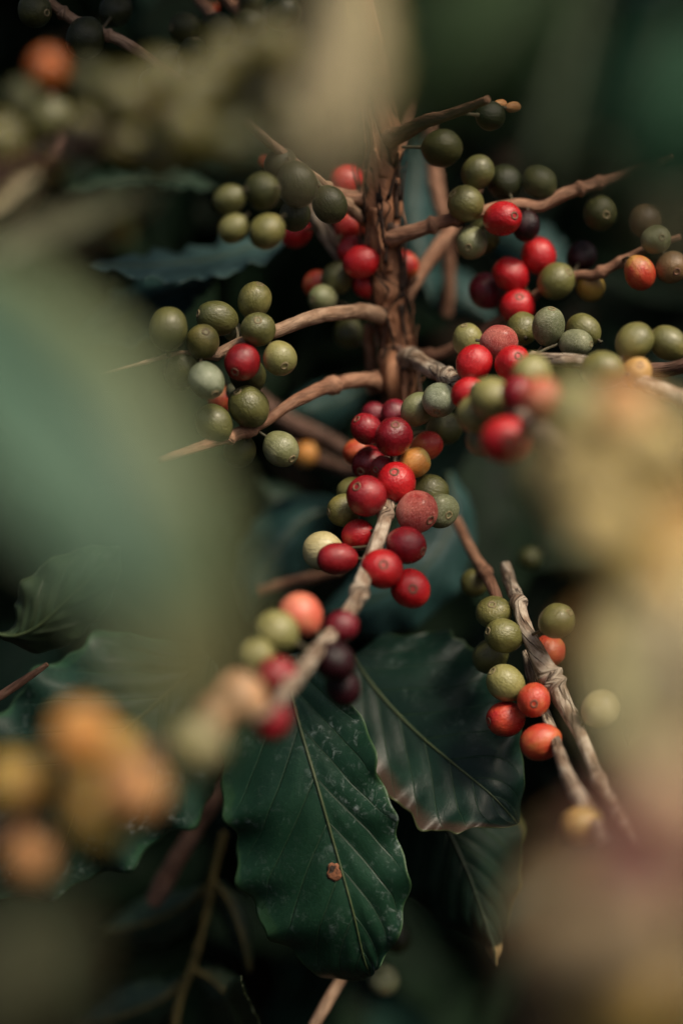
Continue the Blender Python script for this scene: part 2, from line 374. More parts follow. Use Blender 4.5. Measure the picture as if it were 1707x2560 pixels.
def sb(pts, mat, **kw): return shrub_part(branch('branch', pts, mat, **kw))
sb([(955, 790, 1.085, 22), (905, 778, 1.075, 20), (875, 781, 1.06, 19), (800, 789, 1.03, 18), (700, 824, 1.01, 17.5), (600, 858, 1.0, 15), (530, 888, .99, 12), (455, 882, .985, 6), (350, 909, .975, 4), (250, 935, .96, 3)], TWIG, ridge=0.055, knots=3, seed=1)
sb([(955, 602, 1.075, 24), (987, 595, 1.06, 21), (1075, 565, 1.05, 18), (1150, 543, 1.05, 17), (1283, 512, 1.055, 15), (1348, 515, 1.06, 16), (1403, 487, 1.06, 17), (1463, 466, 1.06, 15), (1560, 436, 1.06, 12), (1680, 390, 1.05, 9)], TWIGR, ridge=0.055, knots=4, seed=2)
sb([(925, 560, 1.075, 15), (885, 530, 1.06, 15), (800, 457, 1.02, 14), (725, 398, .99, 13), (665, 350, .97, 12), (600, 290, .94, 10)], TWIG, knots=2, seed=3)
sb([(950, 502, 1.07, 24), (900, 495, 1.06, 20), (850, 488, 1.055, 19), (790, 474, 1.06, 16)], TWIGR, ridge=0.077, seed=4)
sb([(965, 780, 1.12, 17), (900, 700, 1.115, 17), (855, 645, 1.11, 18), (810, 580, 1.10, 19), (765, 500, 1.09, 15), (735, 430, 1.08, 12)], TWIGP, knots=1, seed=5)
sb([(990, 790, 1.13, 18), (1028, 722, 1.13, 18), (1062, 665, 1.14, 19), (1105, 605, 1.15, 18), (1140, 550, 1.17, 16), (1190, 470, 1.2, 12)], TWIGR, ridge=0.055, seed=6)
sb([(1115, 790, 1.24, 15), (1122, 700, 1.23, 16), (1110, 560, 1.22, 18), (1092, 480, 1.22, 19), (1078, 380, 1.23, 18), (1070, 300, 1.24, 16)], TWIGR, seed=7)
sb([(985, 905, 1.12, 24), (1030, 898, 1.08, 22), (1085, 925, 1.05, 23), (1128, 948, 1.02, 19), (1175, 970, .97, 18), (1260, 1010, .9, 20), (1360, 1090, .76, 24), (1480, 1220, .6, 30), (1600, 1400, .47, 38), (1720, 1680, .38, 46)], TWIGP, ridge=0.099, knots=8, steps=150, segs=24, seed=8)
sb([(990, 960, 1.13, 20), (985, 1040, 1.08, 18), (978, 1160, 1.03, 17), (968, 1270, .992, 17), (948, 1340, .975, 19), (910, 1440, .945, 20), (880, 1520, .91, 20), (800, 1620, .86, 20), (725, 1712, .79, 20), (690, 1760, .75, 10), (640, 1800, .70, 7)], TWIGP, ridge=0.044, knots=6, steps=130, segs=24, seed=9)
sb([(985, 965, 1.13, 22), (915, 950, 1.08, 19), (850, 958, 1.06, 18), (790, 977, 1.04, 18), (730, 1007, 1.02, 16), (675, 1045, 1.01, 15), (600, 1082, 1.0, 17), (515, 1112, .985, 13), (400, 1150, .96, 9)], TWIGR, ridge=0.110, knots=6, steps=120, seed=10)
sb([(935, 980, 1.13, 20), (928, 900, 1.12, 16), (922, 850, 1.11, 15), (922, 815, 1.1, 13)], TWIGR, ridge=0.110, seed=11)
sb([(990, 880, 1.13, 14), (1093, 885, 1.12, 13), (1180, 840, 1.11, 13), (1258, 795, 1.1, 13), (1350, 730, 1.08, 11), (1440, 690, 1.07, 12), (1490, 686, 1.06, 13), (1593, 632, 1.05, 11), (1700, 590, 1.04, 8)], TWIGR, knots=4, steps=120, seed=12)
sb([(955, 350, 1.05, 30), (1000, 335, 1.03, 22), (1060, 305, 1.0, 18), (1130, 285, .98, 14), (1220, 250, .95, 10)], TWIGR, ridge=0.083, seed=13)
sb([(985, 400, 1.06, 16), (1008, 330, 1.08, 15), (1028, 265, 1.1, 10), (1036, 235, 1.1, 5)], TWIGR, ridge=0.083, seed=14)

def tb(label, pts, mat, group=None, name='coffee_twig', cat='twig', **kw):
    o = branch(name, pts, mat, **kw); c = o.data.vertices[0].co.copy()
    o.data.transform(Matrix.Translation(-c)); o.location = c
    return tag(o, label, cat, group)
BG = 'twigs of the neighbouring shrubs'
tb('blurred reddish brown twig sloping down behind the red cherry cluster', [(600, 960, 1.3, 20), (700, 1040, 1.28, 23), (800, 1090, 1.27, 22), (880, 1135, 1.26, 18), (960, 1180, 1.26, 14)], TWIGB, BG, seed=15)
tb('dull tan blurred twig just below the orange cherry and left of the red cluster', [(700, 1110, 1.32, 16), (810, 1152, 1.3, 17), (890, 1182, 1.28, 16), (1000, 1225, 1.28, 14)], TWIGB, BG, seed=16)
tb('slender pinkish twig ending behind the small green cherry at lower right', [(1140, 1300, 1.14, 12), (1178, 1378, 1.1, 14), (1208, 1425, 1.07, 15), (1226, 1460, 1.04, 15), (1245, 1510, 1.03, 14), (1262, 1600, 1.03, 12)], TWIGR, BG, ridge=0.088, knots=3, seed=17)
tb('long gnarled tan twig with peeling bark beside the column of green cherries', [(1262, 1410, 1.07, 13), (1272, 1450, 1.06, 16), (1293, 1500, 1.02, 17), (1308, 1555, 1.0, 17), (1338, 1628, .995, 22), (1373, 1692, .99, 26), (1410, 1760, .98, 22), (1453, 1845, .95, 18), (1495, 1950, .9, 15), (1545, 2040, .84, 13), (1585, 2110, .79, 9)], TWIGP, BG, ridge=.045, knots=4, steps=110, segs=24, seed=18)
tb('thinner pale twig splitting off below the gnarled twig, ending over the yellow cherry', [(1315, 1630, 1.02, 12), (1325, 1680, 1.01, 14), (1345, 1740, 1.01, 13), (1380, 1830, .97, 14), (1418, 1940, .9, 17), (1460, 2015, .84, 19), (1500, 2090, .79, 13)], TWIGP, BG, ridge=0.110, seed=19)
tb('thick dark brown twig slanting in the shade left of the brown spotted leaf', [(600, 1910, 1.18, 16), (543, 1994, 1.18, 19), (480, 2085, 1.19, 22), (406, 2215, 1.2, 25), (380, 2260, 1.2, 18)], TWIGB, BG, ridge=0.055, seed=22)
tb('grey brown twig slanting out of the bottom edge below the spotted leaf', [(900, 2380, 1.12, 12), (848, 2455, 1.1, 14), (815, 2510, 1.09, 15), (770, 2590, 1.08, 14)], TWIG, BG, seed=23)
tb('slim pale topped twig crossing the dark top left corner', [(90, -30, 1.02, 10), (155, 30, 1.03, 13), (230, 72, 1.03, 12), (305, 103, 1.03, 14), (370, 145, 1.03, 13), (430, 188, 1.03, 12), (520, 250, 1.02, 12), (600, 290, 1.0, 10)], TWIG, BG, knots=5, seed=24)
tb('pinkish twig at the top edge left of the small orange bud', [(470, -40, 1.12, 13), (500, 0, 1.12, 14), (532, 40, 1.11, 13), (560, 90, 1.1, 10)], TWIGR, BG, seed=25)
tb('pinkish twig at the top edge right of the small orange bud', [(540, -30, 1.14, 13), (575, 5, 1.13, 14), (610, 38, 1.12, 13), (660, 80, 1.1, 10)], TWIGR, BG, seed=26)
tb('pale smooth twig running behind the green cherries at the right edge', [(1330, 890, .99, 12), (1365, 897, .97, 15), (1470, 908, .955, 19), (1560, 935, .94, 20), (1640, 968, .92, 20), (1740, 1010, .9, 21)], TWIGP, BG, knots=2, seed=27)
tb('short rough brown twig at the right edge beside the yellow tan cherry', [(1600, 920, 1.0, 12), (1650, 926, .99, 18), (1690, 920, .98, 17), (1740, 905, .97, 17)], TWIGB, BG, ridge=0.138, seed=28)
tb('blurred pinkish leaf stalk under the cream cherry', [(640, 1480, 1.2, 12), (715, 1458, 1.2, 14), (780, 1444, 1.19, 14), (850, 1425, 1.18, 12)], TWIGR, BG, seed=29)
tb('short pinkish brown twig at the left edge under a small green leaf', [(-40, 1765, 1.0, 11), (20, 1728, 1.0, 11), (82, 1686, 1.0, 9), (120, 1660, 1.0, 6)], TWIGR, BG, seed=30)
tb('thin olive yellow shoot standing in the dark bottom left', [(560, 2080, 1.22, 8), (535, 2180, 1.22, 9), (515, 2290, 1.22, 9), (480, 2420, 1.22, 9), (450, 2500, 1.22, 9), (430, 2600, 1.22, 9)], TWIGO, BG, knots=4, seed=31)
tb('blurred twig buried in the olive cherries at upper left', [(-60, 470, .64, 18), (150, 380, .62, 22), (330, 290, .6, 26), (520, 220, .6, 26), (720, 130, .6, 22)], TWIGB, BG, seed=32)
tb('blurred twig carrying the orange cherries at lower left', [(-60, 2120, .64, 22), (90, 2030, .62, 25), (230, 1945, .61, 27), (400, 1880, .62, 22), (520, 1850, .63, 18)], TWIGB, BG, seed=33)
tb('blurred twig among the tan cherries in the bottom right corner', [(1330, 2700, .42, 30), (1470, 2420, .4, 38), (1560, 2200, .39, 40), (1650, 1950, .38, 42), (1760, 1700, .38, 46)], TWIGB, BG, seed=34)
tb('blurred twig of the olive yellow cherries at the left edge', [(-60, 330, .76, 14), (20, 350, .76, 15), (110, 400, .77, 13), (150, 330, .8, 10), (130, 230, .8, 8)], TWIGB, BG, seed=35)

# ------------------------------------------------------------------ leaves
GL = 'dark leaves hanging low on the shrub'; GB = 'dim leaves in the background'; GF = 'blurred leaves close to the lens'
DK, LT = (.006, .020, .013), (.011, .034, .022)
M1 = leaf_mat('leaf_spotted', (.006, .028, .014), (.012, .043, .023), (.035, .07, .025), nv=8, dust=1.15, edge=((.03, .075, .03), 0, .06, .5), rough=.42, spec=.28, trans=.06, veinf=.4)
M2 = leaf_mat('leaf_folded', (.004, .016, .011), (.008, .028, .019), (.045, .07, .025), nv=8, dust=.3, edge=((.06, .028, .02), -1, .26, .6), rough=.42, spec=.25, trans=.05, veinf=.15)
M3 = leaf_mat('leaf_shaded', (.004, .012, .008), (.008, .022, .014), (.03, .045, .015), nv=8, edge=((.08, .07, .02), 1, .05, .6), rough=.6, spec=.1, trans=.05, tip=((.34, .24, .11), .2))
M4 = leaf_mat('leaf_dusty', DK, (.012, .036, .025), (.03, .06, .03), nv=8, dust=.7, edge=((.02, .06, .03), 0, .05, .6), spec=.2, rough=.45, trans=.05)
M5 = leaf_mat('leaf_teal', (.016, .055, .050), (.032, .086, .08), (.06, .09, .07), nv=8, rough=.5, trans=.1)
M5L = leaf_mat('leaf_light_teal', (.034, .078, .075), (.06, .12, .118), (.09, .13, .1), nv=8, rough=.45, trans=.1)
M6 = leaf_mat('leaf_background', (.010, .026, .016), (.018, .042, .027), (.03, .05, .025), nv=8, rough=.5, trans=.08)
M7 = leaf_mat('leaf_young', (.016, .030, .011), (.026, .044, .018), (.05, .06, .025), nv=7, rough=.5, trans=.15)
MF1 = leaf_mat('leaf_grey_green', (.05, .10, .066), (.062, .118, .08), (.2, .22, .12), nv=8, edge=((.125, .15, .07), 1, .7, .95), rough=.5, trans=.15, veinf=.3, tip=((.15, .15, .07), .42))  # paler right side and tip paint the sky's glare into the leaf colour
MF2 = leaf_mat('leaf_ochre', (.36, .30, .18), (.42, .35, .22), (.5, .45, .25), nv=8, rough=.55, trans=.25, veinf=.3, edge=((.30, .28, .07), 0, .3, .7))
MF3 = leaf_mat('leaf_front_green', (.012, .030, .008), (.018, .042, .012), (.03, .05, .02), nv=8, rough=.6, spec=.15, trans=.15, veinf=.3)
MF4 = leaf_mat('leaf_pale_olive', (.52, .48, .25), (.6, .55, .31), (.4, .4, .25), nv=8, rough=.5, trans=.4, veinf=.3)
MF5 = leaf_mat('leaf_dim_olive', (.045, .045, .022), (.06, .058, .03), (.08, .08, .04), nv=8, rough=.5, trans=.1, veinf=.3)
MF6 = leaf_mat('leaf_front_teal', (.012, .055, .028), (.018, .07, .038), (.03, .08, .04), nv=8, rough=.6, spec=.15, trans=.15, veinf=.3)

_, surf, inv = leaf('coffee_leaf', 'large glossy dark green leaf with a small brown spot beside its midrib', [(705, 1640, 1.05), (742, 1790, 1.025), (792, 1960, 1.0), (835, 2110, .995), (880, 2270, .99), (908, 2390, 1.0), (926, 2440, 1.01)],
     [30, 125, 205, 232, 238, 244, 250, 234, 195, 145, 88, 14], [55, 118, 150, 158, 160, 163, 163, 152, 122, 80, 40, 10], M1, GL, dkl=.03, dkr=-.012, NU=110, NV=34, wav=2.6, quilt=.0008, nv=8, seed=1, edgew=.04)
spot = _
c = surf(.555, .0); ctr = surf(.565, -.085, .0004)
rnd = random.Random(2); V = [inv @ (ctr + TOCAM * .0002)]; nn = 22
for ring in (.35, .7, 1):
    for i in range(nn):
        a = i / nn * 6.283; r = ring * .0030 * (1 + .75 * noise.noise(Vector((math.cos(a) * 1.3, math.sin(a) * 1.3, 5))) + .30 * noise.noise(Vector((math.cos(a) * 4, math.sin(a) * 4, 1))) + .1 * rnd.random())
        V.append(inv @ (ctr + dirc(1, 0, .1) * r * math.cos(a) + dirc(0, 1, 0) * r * math.sin(a) + TOCAM * (.0003 * (1 - ring) + .0003 * rnd.random())))
F = []; mi = []
for i in range(nn): F.append((0, 1 + i, 1 + (i + 1) % nn)); mi.append(1 if 3 < i < 12 else 0)
for q in range(2):
    for i in range(nn):
        j = (i + 1) % nn; F.append((1 + q * nn + i, 1 + (q + 1) * nn + i, 1 + (q + 1) * nn + j, 1 + q * nn + j)); mi.append(1 if (q == 0 and 3 < i < 12) else 0)
so = link('brown_spot', V, F, [flat_mat('leaf_scorch', (.10, .035, .015), (.23, .09, .04), .8, 900), SCAR_HOLE], spot, None, mi)
sm = so.modifiers.new('thickness', 'SOLIDIFY'); sm.thickness = .0004

leaf('coffee_leaf', 'dark leaf with folded brown lower margin right of the spotted leaf', [(880, 1640, 1.10), (945, 1730, 1.08), (1040, 1830, 1.055), (1140, 1915, 1.03), (1225, 1985, 1.015), (1293, 2058, 1.02)],
     [40, 95, 130, 150, 160, 175, 150, 88, 5], [90, 200, 245, 245, 240, 215, 150, 78, 5], M2, GL, dkl=-.02, dkr=.02, NU=90, NV=28, wav=3.0, quilt=.0006, nv=8, seed=2, vmat=VEIN, edgew=.03)
leaf('coffee_leaf', 'very dark leaf with a dry tan pointed tip under the folded leaf', [(1010, 1900, 1.12), (1090, 2020, 1.1), (1160, 2160, 1.08), (1205, 2280, 1.075), (1232, 2360, 1.07), (1240, 2412, 1.07)],
     [60, 150, 190, 180, 140, 86, 30, 17, 3], [90, 190, 200, 170, 130, 82, 38, 17, 3], M3, GL, NU=80, NV=22, seed=3, veins=True, vmat=VEIN_DK, wav=1.5)
leaf('coffee_leaf', 'broad dusty dark leaf behind the orange cherries at lower left', [(520, 1640, 1.06), (400, 1750, 1.05), (250, 1880, 1.04), (90, 2010, 1.04), (-80, 2130, 1.04), (-220, 2230, 1.04)],
     [30, 190, 240, 250, 230, 180, 90, 8], [30, 200, 275, 275, 250, 200, 110, 8], M4, GL, NU=90, NV=26, wav=3.2, quilt=.0016, seed=4, vmat=VEIN_DK, edgew=.045)
leaf('coffee_leaf', 'small dull green leaf at the left edge above the short twig', [(-60, 1560, .97), (20, 1590, .96), (90, 1570, .95), (170, 1500, .94), (250, 1420, .93), (300, 1370, .93)], [4, 12, 70, 90, 60, 6], [4, 14, 92, 110, 70, 6], M7, GL, NU=50, NV=14, seed=5, wav=2)
leaf('coffee_leaf', 'curled little leaf with a hooked tip at the bottom edge', [(640, 2640, 1.12), (600, 2560, 1.11), (578, 2500, 1.10), (585, 2460, 1.08), (600, 2440, 1.07)], [40, 45, 42, 24, 3], [10, 20, 20, 12, 3], M7, GL, dkl=-.04, dkr=.03, NU=40, NV=10, seed=6, wav=1)
leaf('coffee_leaf', 'narrow drooping leaf of the olive shoot in the dark bottom left', [(535, 2200, 1.22), (575, 2260, 1.21), (605, 2340, 1.2), (625, 2430, 1.2)], [4, 30, 36, 22, 3], [4, 26, 34, 20, 3], M6, GL, NU=34, NV=8, seed=7, vmat=TWIGO, rib=1.6)
leaf('coffee_leaf', 'narrow dark leaf low on the olive shoot near the bottom edge', [(478, 2420, 1.22), (530, 2450, 1.2), (570, 2490, 1.18), (610, 2540, 1.18)], [4, 30, 32, 4], [4, 40, 46, 4], M6, GL, NU=34, NV=8, seed=8, vmat=TWIGO, rib=1.6)
leaf('coffee_leaf', 'dark leaf left of the olive shoot with a faint yellow midrib', [(520, 2215, 1.22), (450, 2270, 1.24), (360, 2310, 1.26), (250, 2330, 1.28)], [4, 50, 60, 4], [4, 50, 60, 4], M6, GL, NU=34, NV=8, seed=9, vmat=TWIGO, rib=1.4)
leaf('coffee_leaf', 'dark leaf along the bottom left edge with an olive midrib', [(470, 2440, 1.24), (400, 2500, 1.24), (300, 2540, 1.25), (180, 2560, 1.26)], [4, 60, 70, 4], [4, 50, 60, 4], M6, GL, NU=34, NV=8, seed=10, vmat=TWIGO, rib=1.4)
leaf('coffee_leaf', 'grey green leaf tip in focus among the pale blur at right', [(1800, 1420, 1.02), (1700, 1540, 1.01), (1640, 1680, 1.0), (1595, 1800, 1.0), (1567, 1862, 1.0)], [120, 130, 90, 40, 3], [30, 80, 70, 25, 3], M7, GL, NU=50, NV=14, seed=11)

leaf('coffee_leaf', 'bluish teal leaf with a ragged wavy edge at upper left', [(225, 660, 1.16), (330, 665, 1.16), (430, 660, 1.16), (540, 645, 1.17), (640, 612, 1.18), (760, 560, 1.2)], [4, 24, 40, 44, 46, 42, 30], [4, 26, 36, 30, 40, 30, 20], M5L, GB, dkl=-.06, dkr=.06, NU=90, NV=14, wav=5, seed=12, edgew=.15)
leaf('coffee_leaf', 'shaded teal leaf just above the left green cherries', [(560, 665, 1.24), (480, 705, 1.23), (400, 745, 1.22), (300, 800, 1.2), (180, 850, 1.2)], [4, 40, 60, 60, 10], [4, 45, 70, 70, 10], M5, GB, dkl=.05, dkr=-.05, NU=50, NV=12, seed=13, wav=3, edgew=.1)
leaf('coffee_leaf', 'dim teal leaf in the shade left of the olive cherries', [(170, 480, 1.3), (280, 455, 1.3), (380, 440, 1.31), (460, 445, 1.32), (540, 470, 1.33)], [4, 22, 26, 22, 4], [4, 26, 30, 26, 4], M6, GB, dkl=-.05, dkr=.05, NU=50, NV=12, seed=14, edgew=.08, wav=4)
leaf('coffee_leaf', 'upright teal leaf right of the stem behind the thin vertical branch', [(1040, 330, 1.34), (1035, 430, 1.33), (1030, 530, 1.32), (1045, 640, 1.31), (1080, 760, 1.3)], [10, 60, 66, 50, 5], [10, 60, 66, 60, 5], M5, GB, NU=40, NV=12, seed=15)
leaf('coffee_leaf', 'blurred teal leaf below the forked branch right of the stem', [(1020, 700, 1.4), (1090, 720, 1.38), (1160, 755, 1.36), (1240, 810, 1.36)], [5, 55, 60, 8], [5, 60, 60, 8], M5, GB, NU=40, NV=12, seed=16)
leaf('coffee_leaf', 'hazy teal leaf behind the three red cherries at right', [(1200, 560, 1.45), (1270, 600, 1.42), (1350, 640, 1.4), (1440, 700, 1.4)], [5, 60, 70, 8], [5, 60, 70, 8], M5, GB, NU=40, NV=12, seed=17)
leaf('coffee_leaf', 'dark teal leaf seen between stem and lower left branch', [(920, 960, 1.4), (850, 1000, 1.38), (780, 1020, 1.36), (700, 1040, 1.36)], [5, 50, 50, 6], [5, 50, 60, 6], M5, GB, NU=40, NV=12, seed=18)
leaf('coffee_leaf', 'broad dark teal leaf behind the lower red cherries', [(1120, 1180, 1.24), (1130, 1300, 1.22), (1060, 1420, 1.2), (930, 1500, 1.2), (800, 1540, 1.22)], [10, 90, 120, 90, 8], [10, 60, 100, 100, 8], M5, GB, NU=50, NV=14, seed=19)
leaf('coffee_leaf', 'dark teal leaf with a lit top behind the cream cherry', [(860, 1260, 1.3), (760, 1300, 1.28), (690, 1380, 1.25), (640, 1460, 1.22), (610, 1560, 1.22)], [8, 70, 90, 70, 8], [8, 70, 80, 70, 8], M5, GB, dkl=.04, dkr=.04, NU=50, NV=14, seed=20)
leaf('coffee_leaf', 'dark green leaf behind the big blurred leaf at left', [(640, 1200, 1.4), (700, 1280, 1.38), (720, 1400, 1.36), (700, 1540, 1.34)], [5, 70, 80, 8], [5, 70, 80, 8], M6, GB, NU=40, NV=12, seed=21)

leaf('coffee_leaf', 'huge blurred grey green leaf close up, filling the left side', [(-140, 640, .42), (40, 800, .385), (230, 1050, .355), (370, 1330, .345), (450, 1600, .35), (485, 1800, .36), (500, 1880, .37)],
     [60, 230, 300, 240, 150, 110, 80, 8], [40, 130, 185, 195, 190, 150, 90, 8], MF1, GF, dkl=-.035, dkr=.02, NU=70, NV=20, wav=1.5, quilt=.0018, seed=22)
leaf('coffee_leaf', 'blurred ochre leaf hanging into the top centre, close up', [(890, -160, .46), (872, 0, .425), (848, 140, .395), (818, 270, .365), (790, 380, .345), (780, 450, .335)], [40, 65, 80, 75, 50, 5], [40, 90, 122, 118, 78, 5], MF2, GF, NU=50, NV=14, seed=23)
leaf('coffee_leaf', 'blurred dark green leaf slanting from the top towards the stem', [(1330, -200, .36), (1230, 0, .345), (1120, 150, .34), (1025, 275, .345), (940, 370, .35)], [90, 150, 150, 110, 6], [90, 150, 150, 110, 6], MF3, GF, NU=50, NV=14, seed=24)
MF7 = leaf_mat('leaf_front_dark', (.006, .012, .005), (.010, .018, .007), (.012, .02, .01), nv=8, rough=.65, spec=.08, trans=.05, veinf=.3)
leaf('coffee_leaf', 'blackish green blurred leaf above the upper right branch, close up', [(1480, -80, .5), (1440, 80, .48), (1400, 230, .465), (1365, 370, .455), (1340, 480, .45)], [30, 80, 95, 80, 5], [30, 70, 85, 70, 5], MF7, GF, NU=50, NV=14, seed=31)
leaf('coffee_leaf', 'blurred teal green leaf hanging down the upper right edge', [(1750, 60, .35), (1690, 220, .345), (1650, 360, .345), (1600, 480, .35), (1560, 560, .36)], [100, 150, 150, 110, 6], [100, 170, 150, 90, 6], MF6, GF, NU=50, NV=14, seed=25)
leaf('coffee_leaf', 'blurred olive leaf across the right edge beside the teal leaf', [(1760, 620, .42), (1680, 560, .41), (1590, 490, .41), (1500, 420, .42), (1440, 390, .43)], [50, 70, 70, 50, 6], [50, 70, 70, 50, 6], MF5, GF, NU=40, NV=12, seed=26)
leaf('coffee_leaf', 'blurred pale olive leaf covering the right edge below the middle', [(1800, 1330, .46), (1760, 1500, .43), (1690, 1680, .40), (1640, 1860, .375), (1620, 2000, .36)], [150, 200, 210, 150, 8], [130, 160, 160, 120, 8], MF4, GF, NU=50, NV=14, seed=27)
leaf('coffee_leaf', 'dim blurred olive leaf in the bottom left corner, close up', [(-160, 2700, .36), (-40, 2560, .35), (60, 2430, .345), (130, 2310, .35), (150, 2240, .36)], [100, 160, 160, 110, 6], [100, 160, 170, 100, 6], MF5, GF, NU=50, NV=14, seed=28)
leaf('coffee_leaf', 'yellowish blurred leaf at the left edge under the olive cherries', [(-60, 560, .72), (20, 520, .72), (70, 470, .72), (120, 425, .73)], [10, 35, 36, 8], [10, 35, 36, 8], MF2, GF, NU=30, NV=10, seed=29)
leaf('coffee_leaf', 'grey blurred leaf above the huge left leaf', [(420, 480, .62), (300, 520, .6), (180, 580, .58), (60, 620, .56), (-80, 660, .55)], [8, 50, 70, 70, 20], [8, 50, 70, 70, 20], MF5, GF, NU=30, NV=10, seed=30)

